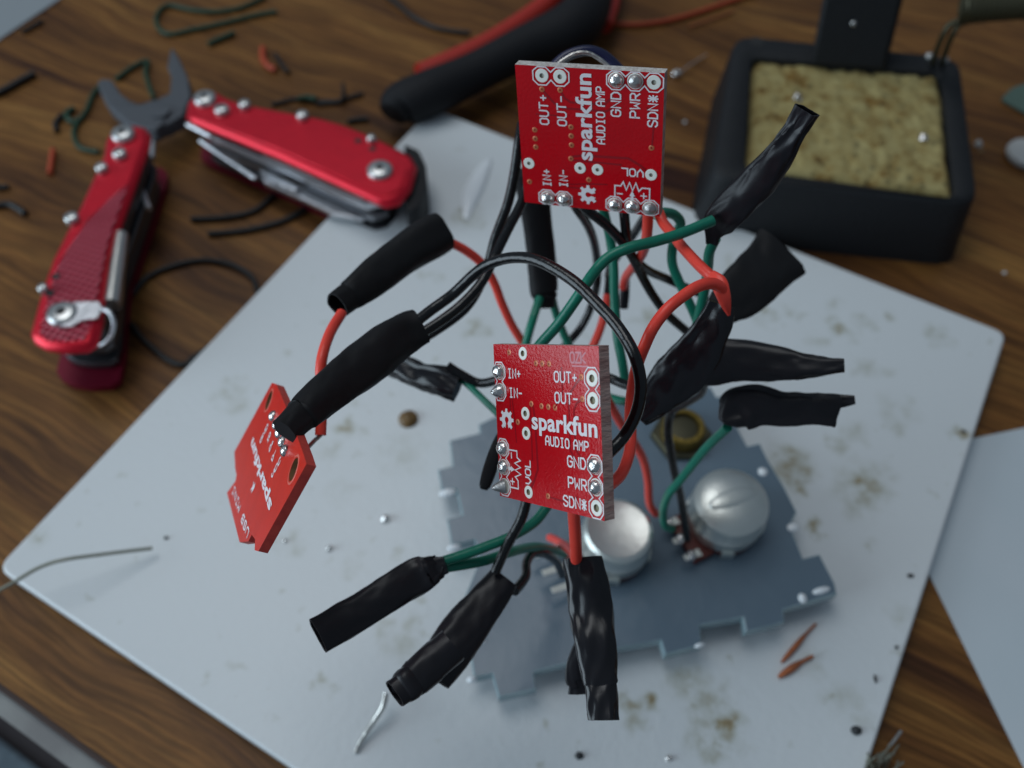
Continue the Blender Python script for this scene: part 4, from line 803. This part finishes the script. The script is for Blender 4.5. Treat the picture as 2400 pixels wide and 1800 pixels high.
# rods and coil of the iron holder
for dx in (-9, 13):
    mb = MB(); tube(mb, zpath([(2195 + dx, 150, 2.2), (2203 + dx, 122, 2.9), (2218 + dx, 85, 3.6), (2240 + dx, 55, 4.0), (2290 + dx, 46, 4.2), (2360 + dx, 40, 4.4), (2460 + dx, 32, 4.6)], 0), .085, 12); mb.build('holder_rod', M['bronze'], root)
for x, y in ((2178, 132), (2213, 140)):
    mb = MB(); lathe(mb, dome(.14, .10), Z(x, y, ZS), seg=16); mb.build('rivet', M['screw'], root)
a = Z(2250, 12, 4.5); b = Z(2600, -6, 5.2); ax = (b - a).normalized(); N = ax.orthogonal().normalized(); B = ax.cross(N); pts = []
for k in range(600):
    t = k / 599; th_ = t * 2 * math.pi * 30; pts.append(a + (b - a) * t + (N * math.cos(th_) + B * math.sin(th_)) * .40)
mb = MB(); tube(mb, pts, .075, 8); mb.build('coil', M['bronze'], root)
# sponge with a rough top
I = [Vector(tuple(Z(x, y, 2.02))[:2]) for x, y in ((1764, 136), (2206, 172), (2236, 458), (1749, 392))]; NX, NY = 70, 55; vs = []
for j in range(NY + 1):
    for i in range(NX + 1):
        u, v = i / NX, j / NY; p = (I[0] * (1 - u) + I[1] * u) * (1 - v) + (I[3] * (1 - u) + I[2] * u) * v
        e = min(u, 1 - u, v, 1 - v); z = 2.02 - .25 * max(0, 1 - e / .04) ** 2
        q = Vector((p.x, p.y, 0)); z += .06 * noise.noise(q * 1.3) + .10 * min(0, noise.noise(q * 2.6) + .12) * 1.6 + .12 * min(0, noise.noise(q * 4.4 + Vector((5, 0, 0))) + .30) * 1.2 + .03 * noise.noise(q * 7)
        w_ = noise.noise_vector(q * .9) * .10 * (1 if e < .02 else 0); vs.append((p.x + w_.x, p.y + w_.y, z))
fs = [[j * (NX + 1) + i, j * (NX + 1) + i + 1, (j + 1) * (NX + 1) + i + 1, (j + 1) * (NX + 1) + i] for j in range(NY) for i in range(NX)]
mb = MB(); mb.add(vs, fs)
bd = [i for i in range(NX + 1)] + [j * (NX + 1) + NX for j in range(1, NY + 1)] + [NY * (NX + 1) + i for i in range(NX - 1, -1, -1)] + [j * (NX + 1) for j in range(NY - 1, 0, -1)]
nb = len(bd); base = [(vs[i][0], vs[i][1], 1.02) for i in bd]; mb.add([vs[i] for i in bd] + base, [[k, (k + 1) % nb, nb + (k + 1) % nb, nb + k] for k in range(nb)] + [[nb + k for k in range(nb)]])
tag(mb.build('sponge', M['sponge'], smooth=80), 'damp tan cleaning sponge set in the black tray', 'sponge')

# ================================================================ SMALL THINGS
def bit(P, z, r, m, label, cat='wire offcut', group=None, name='wire_offcut', n=5):
    mb = MB(); pts = [Z(q[0], q[1], (q[2] if len(q) > 2 else z)) for q in catmull(P, n)]; tube(mb, pts, r, 10); return tag(mb.build(name, M[m]), label, cat, group)
k = lambda L_, ox=0, oy=0, s=2.765: [(x / s + ox, y / s + oy) for x, y in L_]
GO = 'wire offcuts scattered on the wood'
bit(k([(1720, -20), (1560, 50), (1400, 75), (1250, 65), (1100, 35), (1035, 70), (1012, 130), (1040, 195), (1110, 222), (1250, 192), (1450, 150), (1650, 100), (1795, 75)]), .09, .085, 'dgreen', 'looped green wire offcut at the top left of the wood', group=GO)
bit(k([(1350, 285), (1430, 250), (1520, 212)]), .1, .10, 'dgreen', 'short green wire stub just below the green loop', group=GO)
bit(k([(1705, 310), (1705, 380), (1740, 430), (1785, 452)]), .11, .11, 'orange', 'curved orange insulation scrap between the green loop and the pliers', group=GO)
bit(k([(1785, 350), (1820, 410), (1870, 470)]), .1, .08, 'dullblack', 'short black wire scrap touching the curved orange scrap', group=GO)
bit(k([(750, 515), (860, 435), (955, 395), (945, 470), (965, 550), (1000, 640)]), .09, .085, 'dgreen', 'bent green wire offcut between the plier jaws', group=GO)
bit(k([(660, 545), (600, 620), (560, 720), (500, 800), (480, 870), (520, 955), (640, 985)]), .09, .085, 'dgreen', 'curved green wire offcut passing under the left jaw', group=GO)
bit(k([(480, 700), (430, 740), (470, 790), (540, 760)]), .1, .10, 'dgreen', 'tiny curled green scrap left of the curved green offcut', group=GO)
bit(k([(400, 745), (360, 800), (370, 850)]), .1, .09, 'dullblack', 'tiny black scrap left of the curled green scrap', group=GO)
bit(k([(1760, 680), (1900, 645), (2050, 655), (2212, 660)]) + k([(1180, 220), (1300, 210), (1420, 175), (1560, 135)], 400, 180, 3.456), .08, .07, 'dullblack', 'wavy black wire offcut above the right multitool handle', group=GO)
bit(k([(1395, 55), (1400, 120), (1390, 190)], 400, 180, 3.456), .22, .06, 'dullblack', 'short black scrap crossing the wavy offcut', group=GO)
bit(k([(1930, 640), (1990, 630), (2050, 640)]), .22, .09, 'dgreen', 'short green scrap lying across the wavy black offcut', group=GO)
bit(k([(1430, 360), (1520, 345), (1600, 340)], 400, 180, 3.456), .1, .08, 'dullblack', 'short black stub above the middle of the right handle', group=GO)
bit(k([(1240, 1420), (1450, 1410), (1650, 1365), (1800, 1240), (1880, 1170)]), .09, .09, 'dullblack', 'upper of two parallel black offcuts below the right handle', group=GO)
bit(k([(1350, 1515), (1600, 1492), (1850, 1425), (2010, 1330), (2090, 1260)]), .09, .09, 'dullblack', 'lower of two parallel black offcuts below the right handle', group=GO)
bit([(310, 690), (345, 650), (400, 625), (470, 610), (540, 620), (590, 650), (606, 690)], .09, .085, 'dullblack', 'arched black wire right of the knurled handle, upper one', group=GO)
bit([(308, 762), (340, 800), (390, 840), (430, 855), (455, 838), (490, 815)], .09, .085, 'dullblack', 'curved black wire running under the white board edge, lower one', group=GO)
bit([(-20, 225), (20, 205), (55, 185), (82, 172)], .12, .12, 'dullblack', 'dark wire end at the left edge of the table', group=GO)
bit([(-20, 485), (20, 478), (42, 488), (60, 500)], .1, .1, 'dullblack', 'dark bent stub at the left edge level with the handle', group=GO)
bit([(-10, 440), (20, 437)], .1, .08, 'dullblack', 'tiny dark stub above the bent stub at the left edge', group=GO)
bit([(52, 75), (80, 60), (100, 48)], .08, .07, 'dullblack', 'small dark scrap beside the grey sheet corner', group=GO)
bit(k([(345, 968), (335, 1040), (322, 1125)]), .1, .085, 'orange', 'straight orange insulation scrap left of the knurled handle', group=GO)
bit(k([(290, -30), (370, 30), (470, 110), (600, 175), (720, 200), (835, 212)], 800), .09, .085, 'dullblack', 'curved black offcut left of the pliers at the top', group=GO)
bit([(1420, 52), (1480, 58), (1545, 52), (1605, 38), (1680, 14), (1780, -20)], .1, .085, 'orange', 'long red orange wire running off the top beside the pliers', group=GO)
bit([(1615, 62), (1680, 40), (1720, 25)], .09, .04, 'copper', 'thin brown strand below the long red orange wire', group=GO)
bit([(1590, 172, .2), (1620, 150, .2), (1655, 128, .1)], .1, .025, 'tin', 'thin clipped lead right of the back board', group=GO)
mb = MB(); lathe(mb, [(.001, -.02)] + dome(.17, .2), Z(1586, 176, .05), seg=20, sx=1.2, sy=.85); tag(mb.build('solder_blob', M['solder'], smooth=70), 'shiny solder blob on the wood right of the back board', 'solder blob')
bit([(-30, 1398, 1.3), (30, 1366, 1.35), (90, 1331, 1.4), (150, 1312, 1.4), (250, 1298, 1.1), (357, 1285, .75)], 0, .040, 'darkwire', 'thin grey green springy wire over the left corner of the white board', 'wire', None, 'thin_wire', n=8)
# flattened tinned lead under the lower middle sleeve
pts = [Z(*q) for q in ((905, 1625, .95), (898, 1655, .9), (880, 1685, .75), (858, 1718, .65), (842, 1745, .58), (833, 1765, .55))]; Q = catmull([tuple(p) for p in pts], 6); mb = MB(); tube(mb, [Vector(q) for q in Q], [.065 - .0007 * i for i in range(len(Q))], 10)
tag(mb.build('tinned_lead', M['tin']), 'short tinned lead on the white board under the lower middle sleeve', 'wire offcut')
def blob(x, y, r, m, label, cat='solder blob', name='solder_blob', z=ZP, h=None, sx=1, sy=1, seed=0):
    mb = MB(); lathe(mb, [(r * .8, -.004)] + dome(r, h or r * 1.2), Z(x, y, z) + Vector((0, 0, .004)), seg=18, sx=sx, sy=sy)
    for i, p in enumerate(mb.v): mb.v[i] = p + noise.noise_vector(p * 6 + Vector((seed, 0, 0))) * (r * .45 if r < .2 else .03) * (1 if p.z > z + .01 else 0)
    return tag(mb.build(name, M[m], smooth=70), label, cat)
blob(902, 1218, .10, 'solder', 'bright solder ball on the white board left of the acrylic panel')
blob(772, 1286, .08, 'solder', 'smaller solder ball just right of the small breakout board', seed=2)
blob(1568, 1777, .07, 'solder', 'tiny solder ball at the bottom of the white board', seed=3)
blob(668, 1268, .05, 'solder', 'very small pale solder speck beside the tip of the small breakout board', seed=4)
blob(957, 983, .25, 'rosin', 'round brown rosin drop on the white board left of the panel', 'rosin drop', 'rosin_drop', h=.16)
blob(1358, 1772, .065, 'darkbit', 'dark crumb near the bottom centre of the white board', 'crumb', 'crumb', sx=1.4, seed=5)
blob(2007, 1712, .09, 'darkbit', 'largest dark crumb near the lower right edge of the white board', 'crumb', 'crumb', sx=1.3, seed=6)
blob(2134, 1350, .045, 'darkbit', 'dark crumb at the right edge beside the glossy sheet', 'crumb', 'crumb', sx=1.7, h=.05, seed=7)
blob(2101, 1517, .04, 'darkbit', 'small dark speck on the lower right edge of the white board', 'crumb', 'crumb', seed=8)
blob(2051, 1592, .05, 'darkbit', 'thin dark splinter on the lower right of the white board', 'crumb', 'crumb', sx=.6, sy=1.8, h=.04, seed=9)
blob(390, 1261, .045, 'darkbit', 'tiny dark speck right of the thin springy wire', 'crumb', 'crumb', seed=10)
blob(2258, 1012, .05, 'darkbit', 'dark speck near the right corner of the white board', 'crumb', 'crumb', h=.04, seed=11)
blob(872, 608, .09, 'darkbit', 'dark crumb beside the upper left sleeve', 'crumb', 'crumb', sx=.7, sy=1.6, seed=12)
blob(1868, 231, .16, 'solder', 'shiny solder splash on the sponge above the long tape tip', z=2.0, seed=13)
blob(2162, 328, .15, 'solder', 'shiny solder splash on the right of the sponge', z=2.0, seed=14)
blob(1605, 287, .06, 'whitebit', 'tiny white crumb left of the sponge tray', 'crumb', 'crumb', z=0, seed=15)
blob(2292, 340, .12, 'whitebit', 'white crumb right of the sponge tray', 'crumb', 'crumb', z=0, seed=16)
blob(2354, 640, .06, 'whitebit', 'tiny white crumb on the wood above the right corner of the board', 'crumb', 'crumb', z=0, seed=17)
blob(2300, 355, .10, 'rosin', 'brown crumb beside the white crumb right of the tray', 'crumb', 'crumb', z=0, h=.05, seed=18)
mb = MB(); lathe(mb, [(.62, 0), (.66, .12), (.62, .22), (.001, .25)], Z(2405, 368, .02), seg=36); tag(mb.build('white_cap', M['whitebit'], smooth=40), 'round off white cap cut by the right edge', 'cap')
lp = rounded(pz([(2345, 232), (2372, 205), (2420, 190), (2480, 230), (2450, 290), (2400, 262)], .1), .2); mb = MB(); prism(mb, lp, .02, .1, bevel=.02); tag(mb.build('plastic_scrap', M['leaf']), 'pale green plastic scrap at the right edge above the white cap', 'scrap')
# glare near the far corner, shaped as a raised white streak
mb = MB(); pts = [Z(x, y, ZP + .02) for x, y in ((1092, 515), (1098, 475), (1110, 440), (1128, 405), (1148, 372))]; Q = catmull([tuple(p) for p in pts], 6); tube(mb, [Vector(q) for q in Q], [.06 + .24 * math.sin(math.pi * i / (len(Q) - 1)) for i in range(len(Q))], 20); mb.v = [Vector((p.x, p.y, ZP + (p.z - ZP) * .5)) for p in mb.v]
tag(mb.build('glare_streak', M['glare'], smooth=80), 'raised white streak standing for glare on the white board below the pliers grip', 'glare')
# copper strands
def strand(P, rr, label):
    mb = MB(); Q = catmull([tuple(Z(x, y, ZP + .06)) for x, y in P], 6); n_ = len(Q); tube(mb, [Vector(q) for q in Q], [rr * (.35 + math.sin(math.pi * min(1, (i + 1) / (n_ * .75)) * .9)) for i in range(n_)], 10); tag(mb.build('copper_strand', M['copper']), label, 'copper strand', 'copper strands on the white board')
strand([(1832, 1552), (1860, 1520), (1885, 1490), (1912, 1462)], .045, 'longer upper copper strand at the lower right of the white board')
strand([(1825, 1587), (1850, 1570), (1875, 1553), (1905, 1538)], .06, 'shorter lower copper strand at the lower right of the white board')
# frayed strands on the wood at the bottom right
root = thing('frayed_strands', Z(2070, 1780, 0), 'tuft of frayed pale wire strands on the wood at the bottom right', 'wire strands')
rnd = random.Random(4)
for i in range(16):
    a = (2040 + rnd.uniform(-12, 40), 1800 + rnd.uniform(0, 30)); b = (a[0] + rnd.uniform(-10, 60), a[1] - rnd.uniform(30, 70)); m_ = ((a[0] + b[0]) / 2 + rnd.uniform(-10, 10), (a[1] + b[1]) / 2 + rnd.uniform(-8, 8))
    mb = MB(); tube(mb, [Z(*a, .1), Z(*m_, .35 + rnd.uniform(0, .4)), Z(*b, .15 + rnd.uniform(0, .3))], .022, 6); mb.build('strand', M['darkwire'], root)
mb = MB(); tube(mb, [Z(2082, 1752, .3), Z(2094, 1738, .35), Z(2112, 1713, .4)], .035, 8); mb.build('strand', M['tin'], root)
for o in bpy.data.objects:
    for kk in ('_org', '_local'):
        if kk in o: del o[kk]
